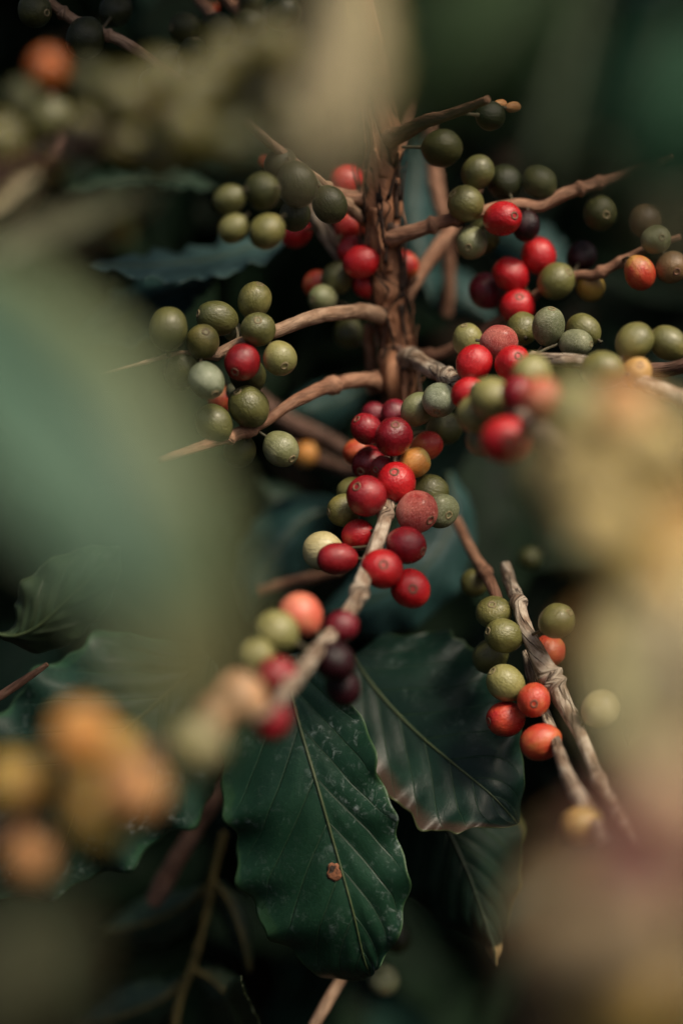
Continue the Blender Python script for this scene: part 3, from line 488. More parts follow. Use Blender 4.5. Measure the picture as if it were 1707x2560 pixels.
# ------------------------------------------------------------------ cherries: x, y, r (photo px), k, colour, tip direction (x, y) or None, length / width, label
G1 = 'cherries on the centre branch'; G2 = 'cherries on the left branches'; G3 = 'cherries behind the stem'; G4 = 'olive cherries at upper left'
G5 = 'cherries on the upper right branches'; G6 = 'cherries on the right branches'; G7 = 'cherries on the lower right twig'; G8 = 'blurred cherries close to the lens'; G9 = 'dark cherries in the top left corner'
CH = [
 (G1, [
 (916, 1072, 37, 1.02, 'D', (-.6, -.55), 1.08, 'deep red cherry topmost left in the central red cluster, tip up left'),
 (984, 1092, 45, 1.0, 'D', (.05, -.55), 1.1, 'large deep red cherry with its tip facing up, top of the central cluster'),
 (986, 1035, 33, 1.04, 'W', None, 1.1, 'muted wine red cherry peeking above the large deep red one'),
 (935, 1037, 30, 1.06, 'W', None, 1.0, 'half hidden dark wine cherry behind the topmost left red one'),
 (1067, 1114, 35, 1.03, 'RO', None, 1.05, 'orange red cherry at the right of the central cluster above the yellow orange one'),
 (1037, 1156, 35, 1.015, 'O', None, 1.05, 'yellow orange cherry right beside the brightest red one'),
 (895, 1130, 34, 1.03, 'OR', None, 1.1, 'orange red cherry at the left of the central cluster, partly hidden'),
 (924, 1160, 42, 1.02, 'D', (-.5, .45), 1.05, 'dull deep red cherry behind and above the central pair'),
 (957, 1172, 30, 1.015, 'RS', (-.6, .1), 1.0, 'small muted red cherry tucked behind the brightest red one'),
 (990, 1207, 47, .99, 'R', (-.12, -.52), 1.02, 'brightest round red cherry with a ringed tip, centre of the cluster'),
 (916, 1240, 47, .988, 'RS', (-.5, -.45), 1.03, 'glossy streaked red cherry with a ringed tip, left below the brightest one'),
 (1042, 1280, 48, .985, 'RW', (.62, .42), .98, 'wrinkled light red cherry with a dark tip right of the pale stem'),
 (1075, 1232, 42, 1.02, 'Gm', None, 1.0, 'dull green cherry behind the wrinkled red one'),
 (1103, 1278, 38, 1.0, 'EG', (.5, .3), .75, 'shrivelled grey green cherry half hidden right of the wrinkled red one'),
 (880, 1228, 35, 1.03, 'G', None, 1.0, 'sliver of green cherry above the olive one at the left of the cluster'),
 (860, 1276, 38, 1.01, 'G', (-.9, .1), 1.1, 'olive green cherry left of the streaked red one'),
 (894, 1337, 37, .995, 'R', None, 1.05, 'round red cherry left of the pale bare stem'),
 (807, 1377, 45, .985, 'Y', None, 1.05, 'cream coloured cherry behind the oval red one'),
 (842, 1397, 41, .965, 'RS', (-1, .05), 1.22, 'oval red cherry lying in front of the cream one'),
 (1015, 1363, 45, .975, 'D', (.8, .3), 1.06, 'dull red cherry below the wrinkled one, right of the pale stem'),
 (955, 1422, 46, .95, 'R', (.05, -.25), .97, 'bright red cherry in front of the stem, below the dull red one'),
 (1025, 1472, 45, .957, 'R', (.1, -.05), .97, 'lowest light red cherry right of the stem'),
 (750, 1537, 50, .865, 'C', None, 1.0, 'blurred coral orange cherry low on the centre branch'),
 (692, 1578, 48, .85, 'L', None, 1.05, 'blurred pale green cherry left of the coral orange one'),
 (645, 1640, 40, .84, 'L', None, 1.0, 'blurred smaller pale green cherry below the other pale green one'),
 (854, 1566, 38, .885, 'W', None, 1.05, 'blurred wine red cherry overlapping the lower stem'),
 (837, 1655, 47, .865, 'K', None, 1.0, 'blurred blackish maroon cherry under the wine red one'),
 (857, 1718, 44, .865, 'K', None, 1.05, 'lowest blackish cherry hanging over the top of the dark leaf'),
 (692, 1690, 46, .80, 'D', None, 1.0, 'blurred red cherry between the pale green and the peach one'),
 (605, 1742, 58, .725, 'P', None, 1.05, 'strongly blurred peach orange cherry at the end of the centre branch'),
 (678, 1800, 46, .76, 'D', None, 1.05, 'blurred red cherry below and right of the peach one'),
 (494, 1868, 66, .62, 'Y', None, 1.1, 'blurred cream cherry below the peach one at the end of the branch'),
 (545, 1795, 56, .66, 'P', None, 1.0, 'blurred tan cherry between the peach and the cream one'),
 ]),
 (G2, [
 (422, 822, 47, .975, 'Gm', None, 1.1, 'large dark green cherry leftmost on the left branch'),
 (543, 795, 43, 1.005, 'Gm', (-.88, -.15), 1.2, 'oval green cherry lying sideways above the left branch'),
 (637, 751, 41, 1.01, 'G', (.3, -.8), 1.1, 'topmost green cherry above the left branch'),
 (645, 824, 40, .985, 'Gm', (.05, -.42), 1.05, 'round green cherry facing front on the left branch above the deep red one'),
 (507, 854, 40, .98, 'G', (.25, -.42), 1.18, 'light olive cherry with a big tip, left end of the left branch'),
 (606, 905, 43, .985, 'RS', (-.35, .6), 1.05, 'single shiny deep red cherry among green ones on the left branch'),
 (700, 896, 40, .985, 'L', (.3, .52), 1.05, 'yellowish green cherry with dark tip right of the deep red one'),
 (517, 951, 42, .965, 'ES', (.45, .72), 1.18, 'shiny silvery green cherry below the left branch'),
 (620, 938, 43, 1.02, 'Gd', None, 1.0, 'dark cherry hidden under the shiny deep red one'),
 (457, 925, 43, .995, 'Gd', None, 1.05, 'dim green cherry fading behind the big blurred leaf'),
 (585, 830, 24, 1.03, 'E', None, 1.0, 'tiny pale cherry glimpsed behind the left branch'),
 (622, 1017, 48, .995, 'Gm', (-.5, -.65), 1.08, 'large green cherry with tip up left, on the lower left branch'),
 (535, 1057, 43, .99, 'Gm', None, 1.05, 'faded green cherry half veiled by the blurred leaf, lower left branch'),
 (702, 1122, 42, 1.0, 'E', (.6, .55), 1.12, 'wet looking green cherry hanging right under the lower left branch'),
 (600, 1127, 38, 1.02, 'Gd', None, 1.0, 'dim grey green cherry below the lower left branch'),
 (552, 1000, 30, 1.10, 'OR', None, 1.0, 'small blurred orange red cherry behind the silvery green one'),
 (588, 980, 22, 1.05, 'E', None, 1.0, 'sliver of pale cherry above the large lower green one'),
 (765, 1137, 28, 1.27, 'O', None, 1.0, 'small blurred orange cherry in the gap left of the red cluster'),
 ]),
 (G3, [
 (867, 452, 39, 1.12, 'R', None, 1.05, 'pinkish red cherry left of the upper stem, above the stub'),
 (875, 562, 38, 1.12, 'RO', None, 1.05, 'orange red cherry in the fork left of the stem'),
 (737, 582, 37, 1.12, 'R', None, 1.0, 'blurred red cherry under the dark olive cherries left of the stem'),
 (880, 628, 34, 1.09, 'R', None, 1.0, 'red cherry partly behind the bright one, touching the stem'),
 (902, 655, 39, 1.075, 'R', None, 1.1, 'bright red cherry against the left side of the stem'),
 (922, 712, 34, 1.08, 'R', None, 1.1, 'small red cherry half hidden by the stem, below the bright one'),
 (1012, 662, 32, 1.12, 'RO', None, 1.1, 'orange red cherry peeking out right of the stem'),
 (793, 710, 33, 1.11, 'OR', None, 1.05, 'orange red cherry beside the green pair left of the stem'),
 (845, 694, 37, 1.09, 'Gm', None, 1.1, 'shaded green cherry above the pale one, left of the stem'),
 (807, 747, 34, 1.085, 'E', (-.6, .15), 1.2, 'pale green cherry lying sideways above the left branch, left of the stem'),
 (872, 832, 35, 1.15, 'Gm', None, 1.05, 'dim green cherry below the left branch near the stem'),
 ]),
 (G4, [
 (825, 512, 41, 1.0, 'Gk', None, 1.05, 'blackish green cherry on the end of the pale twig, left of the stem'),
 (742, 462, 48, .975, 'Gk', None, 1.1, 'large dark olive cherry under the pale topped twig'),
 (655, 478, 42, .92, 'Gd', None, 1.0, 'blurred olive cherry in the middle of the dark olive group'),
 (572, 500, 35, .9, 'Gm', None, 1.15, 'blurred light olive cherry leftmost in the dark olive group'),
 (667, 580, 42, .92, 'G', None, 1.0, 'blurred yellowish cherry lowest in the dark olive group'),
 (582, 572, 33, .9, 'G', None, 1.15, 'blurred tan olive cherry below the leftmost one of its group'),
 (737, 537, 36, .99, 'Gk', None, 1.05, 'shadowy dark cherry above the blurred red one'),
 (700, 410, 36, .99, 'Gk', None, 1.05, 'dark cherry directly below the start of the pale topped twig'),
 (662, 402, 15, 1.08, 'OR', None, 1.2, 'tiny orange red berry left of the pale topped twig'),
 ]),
 (G5, [
 (1104, 370, 45, 1.05, 'Gd', None, 1.0, 'lone dark green cherry right of the stem top'),
 (1193, 430, 38, 1.05, 'Gm', (.5, -.85), 1.1, 'dark green cherry above the round olive one on the upper right branch'),
 (1163, 508, 42, 1.04, 'G', (-.75, -.38), 1.03, 'round olive cherry sitting on the upper right branch'),
 (1255, 547, 43, 1.03, 'R', (.5, 0.02), 1.2, 'tall bright red cherry hanging from the upper right branch'),
 (1315, 566, 32, 1.055, 'K', None, 1.1, 'small blackish maroon cherry beside the tall bright red one'),
 (1178, 607, 39, 1.05, 'E', (-.25, .42), 1.2, 'pale green cherry hanging below the upper right branch, tip in front'),
 (1207, 592, 40, 1.08, 'Gd', None, 1.1, 'dark cherry in the shade behind the pale hanging one'),
 (1348, 455, 38, 1.06, 'Gd', None, 1.1, 'dark olive cherry on top of the upper right branch'),
 (1500, 532, 40, 1.07, 'Gd', (.2, .3), 1.0, 'dim green cherry below the end of the upper right branch'),
 (1262, 455, 40, 1.07, 'Gk', None, 1.0, 'nearly black cherry between the two dark ones on the upper right branch'),
 (1225, 290, 34, 1.0, 'Gk', None, 1.0, 'shadowy cherry under the dry twig tip at upper right'),
 (1248, 262, 15, 1.0, 'BR', None, 1.6, 'dry tan bud at the tip of the upper right twig'),
 (1282, 268, 15, 1.0, 'BR', None, 1.7, 'second dry reddish bud just right of the tan bud'),
 (1345, 640, 41, 1.08, 'R', None, 1.08, 'uppermost red cherry of the trio at right'),
 (1275, 687, 41, 1.075, 'R', None, 1.05, 'middle red cherry of the trio at right'),
 (1213, 727, 39, 1.1, 'W', None, 1.1, 'wine red cherry, lower left of the trio at right'),
 (1293, 766, 40, 1.07, 'R', (0.02, -.45), 1.0, 'red cherry with its tip up, just above the green group at right'),
 (1389, 703, 43, 1.06, 'G', (.58, -.38), 1.05, 'large yellowish green cherry with black tip beside the red trio'),
 (1452, 642, 37, 1.1, 'K', None, 1.05, 'dark maroon cherry in the shade right of the red trio'),
 (1475, 716, 34, 1.075, 'V', None, 1.05, 'amber yellow cherry right of the yellowish green one'),
 (1639, 598, 34, 1.03, 'E', (.2, .05), 1.0, 'pale green cherry topmost at the right edge'),
 (1598, 682, 38, 1.03, 'OR', None, 1.1, 'orange red cherry under the pale green one at the right edge'),
 (1677, 668, 38, 1.03, 'B', (.1, .4), 1.15, 'tan orange cherry touching the right edge, tip down'),
 (1613, 551, 39, 1.06, 'B', None, 1.0, 'blurred brownish cherry behind the pale green one at right edge'),
 ]),
 (G6, [
 (1305, 822, 39, 1.03, 'G', None, 1.1, 'green cherry left of the egg shaped speckled one'),
 (1370, 815, 41, 1.0, 'EG', (.08, -.78), 1.22, 'egg shaped green cherry with its ringed tip up, brown speckled'),
 (1457, 826, 39, 1.025, 'G', None, 1.08, 'light green cherry behind and right of the egg shaped one'),
 (1438, 858, 35, .995, 'EG', (.8, .12), 1.25, 'speckled olive cherry lying sideways on the pale right twig'),
 (1170, 852, 38, 1.03, 'L', (-.28, -.8), 1.15, 'yellow green cherry above the red three right of the stem'),
 (1248, 856, 40, 1.0, 'RW', (1, .1), 1.12, 'red cherry with a pale streak, top of the red three'),
 (1185, 908, 42, .985, 'R', None, 1.05, 'plain round red cherry, left of the red three'),
 (1280, 908, 42, .975, 'R', (.2, -.3), 1.1, 'red cherry at the right of the red three, partly covered by blur'),
 (1585, 853, 43, .955, 'G', None, 1.1, 'green cherry above the yellow tan one near the right edge'),
 (1669, 858, 40, .955, 'G', None, 1.2, 'green cherry touching the right edge beside another green one'),
 (1505, 922, 44, .925, 'G', None, 1.12, 'blurry edged green cherry hanging in front of the pale twig'),
 (1590, 931, 36, .935, 'T', (0.02, -.35), 1.15, 'yellow tan cherry with a dark tip near the right edge'),
 (1098, 1000, 40, 1.0, 'ES', (-.18, .72), 1.03, 'frosted grey green cherry with tip down, right of the central cluster'),
 (1043, 1023, 38, 1.01, 'E', None, 1.12, 'green cherry behind the frosted grey green one'),
 (1110, 1072, 39, 1.05, 'Gd', None, 1.05, 'dim green cherry in the shade below the frosted one'),
 (1168, 983, 37, .965, 'R', None, 1.1, 'pinkish red cherry left of the large blurred olive one'),
 (1233, 998, 52, .885, 'L', None, 1.1, 'large blurred olive cherry below the red three'),
 (1193, 1034, 46, .885, 'L', None, 1.05, 'blurred yellowish cherry under the large blurred olive one'),
 (1328, 940, 48, .86, 'L', None, 1.1, 'blurred pale green cherry covering the red one'),
 (1208, 1100, 38, .9, 'E', None, 1.0, 'blurred grey green cherry left of the big blurred red one'),
 (1263, 1100, 56, .82, 'R', (0, .1), 1.0, 'big blurred red cherry with a dark centre right of the cluster'),
 (1353, 995, 46, .78, 'C', None, 1.1, 'blurred coral cherry at the start of the pale blur'),
 (1295, 985, 42, .85, 'D', None, 1.05, 'blurred red cherry squeezed between olive and coral ones'),
 ]),
 (G7, [
 (1184, 1457, 32, 1.08, 'G', (.32, .12), 1.0, 'small green cherry uppermost on the lower right twig'),
 (1233, 1531, 38, 1.02, 'G', (-.2, -.6), .85, 'squat green cherry with its tip up, second from the top of the column'),
 (1259, 1589, 42, 1.0, 'G', (-.86, -.25), 1.15, 'olive cherry touching the gnarled twig, tip at its left'),
 (1225, 1640, 40, 1.03, 'Gm', None, 1.1, 'dim olive cherry behind the one touching the gnarled twig'),
 (1263, 1707, 44, .99, 'L', (-.7, -.6), 1.1, 'yellow green cherry above the orange red pair at lower right'),
 (1263, 1797, 43, .99, 'RO', (-.9, .1), 1.08, 'bright orange red cherry beside the dark leaf at lower right'),
 (1333, 1750, 39, .975, 'OR', (-.1, .1), 1.0, 'matt brick red cherry right above the bright orange red one'),
 (1350, 1855, 44, .965, 'OR', None, 1.1, 'hazy brick red cherry lowest under the gnarled twig'),
 (1390, 1552, 41, .975, 'G', (.62, -.5), 1.1, 'green cherry right of the gnarled twig'),
 (1373, 1627, 38, 1.01, 'OR', None, 1.05, 'orange red cherry right behind the gnarled twig'),
 (1498, 1772, 43, .955, 'Y', None, 1.05, 'pale cream cherry veiled by blur right of the gnarled twig'),
 (1323, 1397, 26, 1.25, 'Gd', None, 1.0, 'small dim blurred cherry in the dark right of the twig tips'),
 (1449, 2058, 44, .82, 'T', None, 1.0, 'blurred yellow cherry under the pale grey twig end'),
 (959, 2450, 36, 1.14, 'EG', (.05, .55), 1.0, 'dim olive cherry under the tip of the spotted leaf'),
 (990, 2345, 34, 1.2, 'Gk', None, 1.0, 'very dark brownish cherry right of the spotted leaf tip'),
 ]),
 (G8, [
 (203, 1838, 81, 0.565, 'O', None, 1.05, 'blurred bright orange cherry topmost in the lower left group'),
 (292, 1880, 68, .62, 'V', None, 1.05, 'blurred olive ochre cherry right of the topmost orange one'),
 (340, 1975, 75, 0.565, 'BR', None, 1.05, 'blurred brownish orange cherry at the right of the lower left group'),
 (185, 1960, 75, 0.593, 'V', None, 1.05, 'blurred ochre cherry in the middle of the lower left group'),
 (247, 2045, 79, 0.565, 'V', None, 1.1, 'blurred ochre cherry at the bottom of the lower left group'),
 (34, 1955, 77, 0.584, 'V', None, 1.05, 'blurred olive yellow cherry at the left edge of the lower left group'),
 (80, 2142, 68, 0.584, 'BR', None, 1.0, 'blurred pinkish orange cherry lowest, apart from the lower left group'),
 (121, 175, 48, .66, 'OV', None, 1.0, 'lone blurred vivid orange cherry in the dark top left'),
 (307, 245, 66, 0.591, 'VD', None, 1.25, 'blurred olive cherry at the left end of the upper left blur'),
 (400, 205, 66, 0.591, 'VD', None, 1.1, 'blurred olive cherry under the top left twig'),
 (466, 330, 70, 0.571, 'VD', None, 1.15, 'blurred ochre cherry in the centre of the upper left blur'),
 (500, 232, 68, 0.591, 'VD', None, 1.0, 'blurred olive cherry above the ochre one in the upper left blur'),
 (583, 362, 60, 0.546, 'Gm', None, 1.05, 'blurred grey green cherry beside the ochre one in the upper left blur'),
 (655, 250, 62, 0.591, 'VD', None, 1.15, 'blurred olive cherry left of the ochre leaf'),
 (670, 125, 68, 0.571, 'VD', None, 1.15, 'blurred olive cherry at the top of the upper left blur'),
 (318, 368, 60, 0.651, 'VD', None, 1.05, 'dim brown blurred cherry at the lower left of the upper left blur'),
 (210, 330, 58, 0.627, 'VD', None, 1.1, 'dim ochre brown blurred cherry left of the dim brown one at upper left'),
 (390, 400, 58, 0.627, 'VD', None, 1.1, 'dim olive blurred cherry lowest in the upper left band, under the ochre one'),
 (560, 150, 62, 0.594, 'VD', None, 1.1, 'dim olive blurred cherry in front of the dark top left cherries'),
 (590, 290, 58, 0.616, 'VD', None, 1.1, 'dim olive blurred cherry between the grey green and the olive ones at upper left'),
 (225, 210, 52, .6, 'Gd', None, 1.1, 'dark blurred cherry at the left end of the upper left band'),
 (60, 250, 50, .66, 'Gd', None, 1.1, 'dark blurred cherry under the vivid orange one at the left edge'),
 (720, 330, 56, .56, 'Gd', None, 1.1, 'dark blurred cherry directly left of the ochre leaf'),
 (125, 296, 48, .75, 'Gm', None, 1.3, 'dim blurred olive cherry under the vivid orange one'),
 (5, 350, 60, .64, 'VD', None, 1.1, 'blurred yellow green cherry cut by the left edge'),
 (118, 415, 42, .64, 'V', None, 1.2, 'blurred tan orange cherry at the left, under the olive ones'),
 (285, 560, 52, .68, 'VD', None, 1.3, 'dim brown blurred cherry above the bluish teal leaf'),
 (1440, 1030, 88, .56, 'L', None, 1.1, 'large blurred grey green cherry at the top of the right blur'),
 (1560, 1030, 80, .54, 'BR', None, 1.1, 'blurred reddish brown cherry in the right blur beside the grey green one'),
 (1640, 1120, 96, 0.441, 'GT', None, 1.1, 'blurred straw coloured cherry at the right edge of the blur'),
 (1490, 1170, 96, 0.450, 'GT', None, 1.05, 'blurred straw coloured cherry in the centre of the right blur'),
 (1395, 1190, 84, 0.486, 'GT', None, 1.05, 'blurred tan cherry on the left rim of the right blur'),
 (1510, 1310, 98, 0.423, 'GT', None, 1.1, 'blurred straw coloured cherry above the dark hollow at right'),
 (1690, 1330, 96, .46, 'T', None, 1.1, 'blurred tan cherry at the right edge beside the hollow'),
 (1650, 1490, 104, .44, 'T', None, 1.1, 'blurred tan cherry just below the dark hollow at the right edge'),
 (1500, 1630, 104, .45, 'T', None, 1.1, 'blurred tan orange cherry right of the gnarled twig'),
 (1480, 2180, 134, 0.344, 'B', None, 1.05, 'blurred brown cherry at the left of the bottom right group'),
 (1620, 2130, 132, .305, 'PU', None, 1.05, 'blurred dusky purple red cherry in the bottom right group'),
 (1690, 2000, 129, 0.335, 'BT', None, 1.05, 'blurred tan brown cherry at the right edge above the purple red one'),
 (1440, 2330, 138, 0.331, 'BT', None, 1.1, 'blurred tan cherry lower left of the purple red one'),
 (1620, 2330, 143, 0.318, 'BT', None, 1.05, 'blurred tan cherry below the purple red one'),
 (1430, 2500, 136, 0.344, 'B', None, 1.05, 'blurred brown cherry at the bottom edge of the right group'),
 (1590, 2520, 143, 0.323, 'V', None, 1.05, 'blurred olive brown cherry at the bottom edge near the corner'),
 ]),
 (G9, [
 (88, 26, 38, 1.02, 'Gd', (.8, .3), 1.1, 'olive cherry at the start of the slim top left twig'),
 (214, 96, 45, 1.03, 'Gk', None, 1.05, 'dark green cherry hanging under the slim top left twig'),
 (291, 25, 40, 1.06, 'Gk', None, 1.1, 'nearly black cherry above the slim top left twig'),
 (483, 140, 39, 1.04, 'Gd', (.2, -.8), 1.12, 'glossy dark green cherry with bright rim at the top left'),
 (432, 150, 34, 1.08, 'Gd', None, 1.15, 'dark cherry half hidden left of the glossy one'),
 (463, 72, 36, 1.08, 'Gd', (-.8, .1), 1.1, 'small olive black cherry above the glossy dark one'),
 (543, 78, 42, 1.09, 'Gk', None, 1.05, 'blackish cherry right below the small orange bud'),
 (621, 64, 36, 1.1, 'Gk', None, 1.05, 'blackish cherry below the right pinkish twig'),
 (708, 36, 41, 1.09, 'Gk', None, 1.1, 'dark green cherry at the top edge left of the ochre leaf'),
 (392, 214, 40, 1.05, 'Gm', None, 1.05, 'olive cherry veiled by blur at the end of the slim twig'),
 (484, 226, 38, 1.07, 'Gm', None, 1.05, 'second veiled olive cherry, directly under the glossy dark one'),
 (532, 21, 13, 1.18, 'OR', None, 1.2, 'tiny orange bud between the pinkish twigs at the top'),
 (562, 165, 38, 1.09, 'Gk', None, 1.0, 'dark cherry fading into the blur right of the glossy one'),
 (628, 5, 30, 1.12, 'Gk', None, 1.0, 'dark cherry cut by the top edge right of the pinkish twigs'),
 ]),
]
items = [[g] + list(c) for g, cs in CH for c in cs]
for it in items:
    if it[0] != G8: it[3] *= 1.10
    if not it[6]: it[7] *= 1.05
# cherries that touch are pushed apart along the line of sight until they no longer run into each other
for it in range(40):
    for i in range(len(items)):
        for j in range(i):
            a, b = items[i], items[j]
            if abs(a[4] - b[4]) > .06: continue
            ra, rb = a[3] * PX * a[4] * D, b[3] * PX * b[4] * D
            d = at(a[1], a[2], a[4]) - at(b[1], b[2], b[4]); need = (ra + rb) * .97 - d.length
            if need > 0:
                far, near = (a, b) if a[4] >= b[4] else (b, a)
                far[4] += need * .45 / D; near[4] -= need * .15 / D

def cherry_mesh(seed):
    rnd = random.Random(seed); V = []; F = []; n, s = 22, 32; lob = rnd.uniform(0, 6.28)
    for i in range(n + 1):
        th = math.pi * i / n
        for j in range(s):
            ph = 2 * math.pi * j / s
            r = math.sin(th) * (1 + .028 * math.cos(2 * (ph - lob)) + .012 * math.cos(3 * ph + seed)); z = math.cos(th)
            z -= .07 * math.exp(-(th / .27) ** 2)
            z += .05 * math.exp(-((math.pi - th) / .4) ** 2) * -1
            q = Vector((r * math.cos(ph), r * math.sin(ph), z))
            q *= 1 + .03 * noise.noise(q * 1.6 + Vector((seed * 7, 0, 0)))
            V.append(q)
    for i in range(n):
        for j in range(s): F.append((i * s + j, (i + 1) * s + j, (i + 1) * s + (j + 1) % s, i * s + (j + 1) % s))
    return V, F
def skin_mesh(seed, m):
    V, F = cherry_mesh(seed); me = bpy.data.meshes.new('skin'); me.from_pydata(V, [], F); me.materials.append(m)
    me.polygons.foreach_set('use_smooth', [True] * len(me.polygons))
    bm = bmesh.new(); bm.from_mesh(me); bmesh.ops.remove_doubles(bm, verts=bm.verts, dist=1e-5); bmesh.ops.recalc_face_normals(bm, faces=bm.faces); bm.to_mesh(me); bm.free(); me.update()
    return me
def scar_mesh(rim, seed):
    prof = [(0, .90, 1), (.05, .905, 1), (.09, .915, 1), (.105, .94, 0), (.125, .972, 0), (.155, .982, 0), (.19, .972, 0), (.215, .94, 0), (.22, .90, 0)]
    V = []; F = []; mi = []; s = 24; rnd = random.Random(seed)
    wob = [1 + .13 * noise.noise(Vector((math.cos(6.283 * j / s) * 1.3, math.sin(6.283 * j / s) * 1.3, seed * 3.1))) for j in range(s)]
    for r, z, m in prof:
        for j in range(s):
            a = 6.283185 * j / s; V.append((1.18 * r * wob[j] * math.cos(a), 1.18 * r * wob[j] * math.sin(a), -.012 + z + (.012 * rnd.random() if m == 0 else 0)))
    for i in range(len(prof) - 1):
        for j in range(s):
            F.append((i * s + j, (i + 1) * s + j, (i + 1) * s + (j + 1) % s, i * s + (j + 1) % s)); mi.append(prof[i][2])
    me = bpy.data.meshes.new('calyx_scar'); me.from_pydata(V, [], F); me.materials.append(rim); me.materials.append(SCAR_HOLE)
    for p, k in zip(me.polygons, mi): p.material_index = k; p.use_smooth = True
    return me
SK = {}; SC = [scar_mesh(SCAR_RIM if i < 3 else SCAR_RIM_G, i) for i in range(6)]
GREEN = {'G', 'Gm', 'Gd', 'Gk', 'L', 'E', 'ES', 'EG', 'Y'}
for n, (g, x, y, r, k, c, tip, asp, label) in enumerate(items):
    rnd = random.Random(n * 17 + 3)
    p = at(x, y, k); rad = r * PX * k * D
    bp, br = min(BRANCH_PTS, key=lambda q: (q[0] - p).length - q[1])
    if tip:
        l2 = tip[0] ** 2 + tip[1] ** 2; tz = math.sqrt(max(0, 1 - l2 / .93))
        ax = dirc(tip[0], -tip[1], max(tz, .05))
    else:
        ax = (p - bp).normalized() if (p - bp).length < .03 else dirc(rnd.uniform(-1, 1), rnd.uniform(-1, .2), -.3)
        cz = ax.dot(TOCAM)
        if cz > -.1: ax = (ax - TOCAM * (cz + rnd.uniform(.1, .35))).normalized()
    z = ax; xx = z.orthogonal().normalized(); yy = z.cross(xx); spin = Matrix.Rotation(rnd.uniform(0, 6.28), 3, z)
    xx = spin @ xx; yy = spin @ yy
    M = Matrix((xx, yy, z)).transposed().to_4x4(); sa = asp ** (1 / 3); e = rnd.uniform(.985, 1.015)
    key = (rnd.randint(0, 4), c)
    if key not in SK: SK[key] = skin_mesh(key[0], MAT[c])
    o = bpy.data.objects.new('coffee_cherry', SK[key]); C.objects.link(o)
    o.matrix_world = Matrix.Translation(p) @ M @ Matrix.Diagonal((rad / sa * e, rad / sa / e, rad * sa * sa, 1))
    tag(o, label, 'bud' if 'bud' in label else 'coffee cherry', g)
    if 'bud' in label: o.name = 'coffee_bud'
    s = bpy.data.objects.new('calyx_scar', SC[rnd.randint(0, 2) + (3 if c in GREEN else 0)]); C.objects.link(s); s.parent = o
    Mi = (Matrix.Translation(p) @ M @ Matrix.Diagonal((rad / sa * e, rad / sa / e, rad * sa * sa, 1))).inverted()
    base = p - ax * rad * .92; far = bp if (bp - base).length < .018 else base - ax * .003
    mid_ = base * .5 + far * .5 - ax * .0012
    pts = [tuple(base), tuple(mid_), tuple(far)]; P = [Vector(cr(pts, q / 8)) for q in range(9)]
    V, F, U = tube_geo(P, [.0009, .0007, .0006, .0006, .0006, .0006, .0007, .0008, .0009], 8)
    link('stalk', [Mi @ v for v in V], F, STALK, o)

# ------------------------------------------------------------------ ground, far foliage and unseen leaves added for shade
def stuff_leaves(name, spots, mats, label, cat, nu=8):
    V, F, mi, U = [], [], [], []
    for (p, d, nrm, ln, w, m, cv) in spots:
        d = d.normalized(); s = d.cross(nrm).normalized(); nn = s.cross(d); b = len(V)
        for i in range(nu + 1):
            t = i / nu; hw = w * math.sin(math.pi * min(1, t * .93 + .03)) ** .8 * (1 - .25 * t)
            c = p + d * ln * t - nn * cv * ln * t * t
            for e in (-1, -.5, 0, .5, 1):
                V.append(c + s * hw * e + nn * (abs(e) ** 1.3 * hw * .35 + .004 * math.sin(t * 19 + e * 3 + b))); U.append((t, (e + 1) / 2))
        for i in range(nu):
            for j in range(4):
                q = b + i * 5 + j; F.append((q, q + 5, q + 6, q + 1)); mi.append(m)
    o = link(name, V, F, mats, None, U, mi)
    return tag(o, label, cat, None, 'stuff')
rnd = random.Random(11)
MBG = leaf_mat('leaf_far_dark', (.0035, .010, .0045), (.007, .018, .008), (.008, .015, .007), nv=7, rough=.6, trans=.06, spec=.12)
MBG2 = leaf_mat('leaf_far_teal', (.006, .022, .016), (.012, .036, .026), (.016, .035, .025), nv=7, rough=.6, trans=.06, spec=.15)
spots = []
for i in range(1500):
    x = rnd.uniform(-700, 2400); y = rnd.uniform(-700, 3100); k = rnd.uniform(1.45 if y < 1300 else 1.85, 3.4); p = at(x, y, k)
    if p.z < .03: continue
    d = Vector((rnd.uniform(-1, 1), rnd.uniform(-.9, .3), rnd.uniform(-1.2, .15)))
    nr = Vector((rnd.uniform(-.7, .7), rnd.uniform(-1, .2), rnd.uniform(.2, 1.1)))
    spots.append((p, d, nr, rnd.uniform(.09, .16), rnd.uniform(.022, .036), 0 if rnd.random() < .75 else 1, rnd.uniform(.05, .35)))
stuff_leaves('background_foliage', spots, [MBG, MBG2], 'dark blurred mass of coffee leaves filling the background', 'foliage')
spots = []
for i in range(2600):  # unseen canopy added overhead to keep light off the background
    y = rnd.uniform(.62, 3.2); x = rnd.uniform(-1.7, 1.7); z = 1.30 + .16 * y + rnd.uniform(0, .4)
    d = Vector((rnd.uniform(-1, 1), rnd.uniform(-1, 1), rnd.uniform(-.7, .1))); nr = Vector((rnd.uniform(-.5, .5), rnd.uniform(-.5, .5), 1))
    spots.append((Vector((x, y, z)), d, nr, rnd.uniform(.11, .17), rnd.uniform(.03, .045), 0, rnd.uniform(.05, .3)))
for i in range(46):        # unseen leaf patch added on the sun side to shade the upper left fruit
    p = at(rnd.uniform(-150, 640), rnd.uniform(0, 300), rnd.uniform(1.0, 1.12)) + Vector((.38, -.22, .90)) * rnd.uniform(.12, .2)
    d = Vector((rnd.uniform(-1, 1), rnd.uniform(-1, 1), rnd.uniform(-.3, .1))); nr = Vector((rnd.uniform(-.3, .3), rnd.uniform(-.3, .3), 1))
    spots.append((p - d.normalized() * .03, d, nr, rnd.uniform(.06, .08), rnd.uniform(.018, .026), 0, rnd.uniform(.0, .2)))
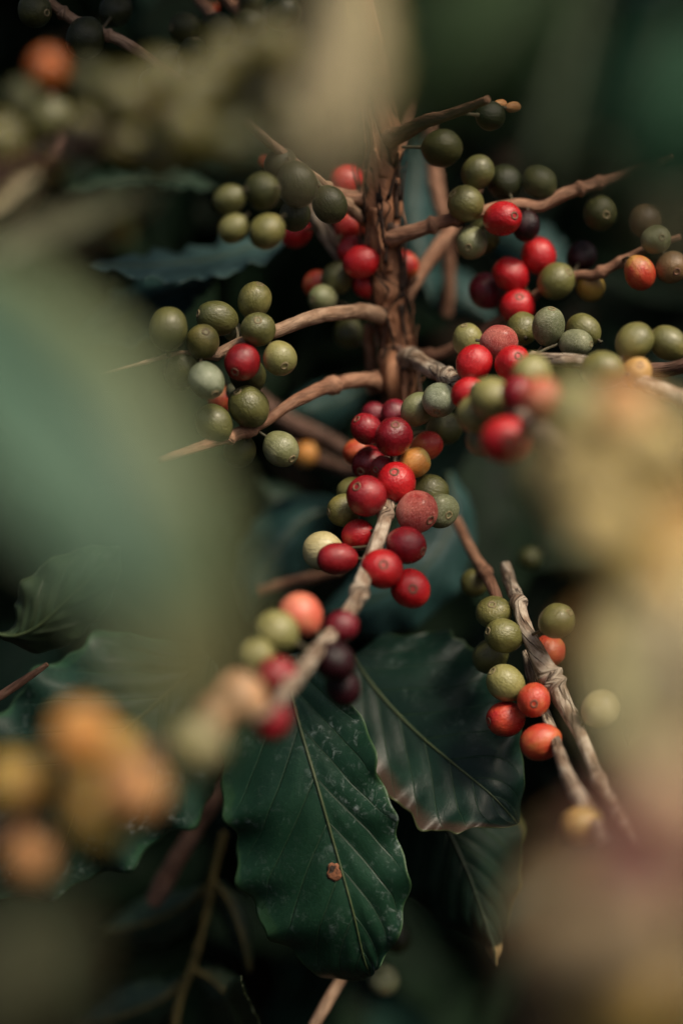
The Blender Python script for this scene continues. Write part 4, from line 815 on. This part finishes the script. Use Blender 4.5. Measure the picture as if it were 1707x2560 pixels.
stuff_leaves('shade_canopy', spots, [MBG], 'dense leaf canopy added out of view to shade the background and upper left fruit', 'foliage', 5)

spots = []
for i in range(3400):      # unseen leaf hedges added beside and behind the camera to block low sky light
    q = rnd.random(); z = rnd.uniform(0, 1.75)
    if q < .5: x, y = rnd.uniform(-2, 2), rnd.uniform(-1.5, -.75)
    elif q < .75: x, y = rnd.uniform(-2, -1.1), rnd.uniform(-1, 2.5)
    else: x, y = rnd.uniform(1.3, 2.1), rnd.uniform(-1, 2.5)
    d = Vector((rnd.uniform(-1, 1), rnd.uniform(-1, 1), rnd.uniform(-1, .1))); nr = Vector((rnd.uniform(-.5, .5), rnd.uniform(-.5, .5), 1))
    spots.append((Vector((x, y, z)), d, nr, rnd.uniform(.12, .18), rnd.uniform(.03, .05), 0, rnd.uniform(.05, .3)))
stuff_leaves('sky_screen_leaves', spots, [MBG], 'dense unseen leaves added beside and behind the camera to block low sky', 'foliage', 5)

m, nt, b = new_mat('soil')
tc = N(nt, 'ShaderNodeTexCoord'); n1 = N(nt, 'ShaderNodeTexNoise', Scale=9.0, Detail=8.0); nt.links.new(tc.outputs['Object'], n1.inputs['Vector'])
nt.links.new(mix(nt, ramp(nt, n1.outputs[0], .35, .65), (.005, .004, .003), (.014, .010, .007)), b.inputs['Base Color']); b.inputs['Roughness'].default_value = .95
bump(nt, b, n1.outputs[0], .02); b.inputs['Specular IOR Level'].default_value = 0.0
V = []; F = []; S = 300
V = [(-S, -S, 0), (S, -S, 0), (S, S, 0), (-S, S, 0)]
tag(link('ground', V, [(0, 1, 2, 3)], m, smooth=False), 'dark bare soil under the coffee shrubs', 'ground', None, 'structure')

# ------------------------------------------------------------------ light
w = bpy.data.worlds.new('World'); bpy.context.scene.world = w; w.use_nodes = True
nt = w.node_tree; sky = nt.nodes.new('ShaderNodeTexSky'); sky.sky_type = 'NISHITA'; sky.sun_disc = False
EL, AZ = math.radians(64), math.radians(120)      # light from behind the camera, high, a little to the right
sky.sun_elevation = EL; sky.sun_rotation = AZ; sky.air_density = 1.0; sky.dust_density = 9.0; sky.ozone_density = 0.3
nt.links.new(sky.outputs[0], nt.nodes['Background'].inputs[0]); nt.nodes['Background'].inputs[1].default_value = .05
sl = bpy.data.lights.new('sun', 'SUN'); sl.energy = 1.5; sl.angle = math.radians(14); sl.color = (1, .87, .68)
so = bpy.data.objects.new('sun', sl); C.objects.link(so)
sd = Vector((math.sin(AZ) * math.cos(EL), math.cos(AZ) * math.cos(EL), math.sin(EL)))
so.rotation_euler = sd.to_track_quat('Z', 'Y').to_euler(); so.location = (0, 0, 5)
sc = bpy.context.scene
sc.view_settings.view_transform = 'Standard'; sc.view_settings.look = 'None'; sc.view_settings.gamma = 1; sc.view_settings.exposure = 1.25
sc.render.engine = 'CYCLES'; sc.cycles.use_denoising = True; sc.cycles.max_bounces = 6
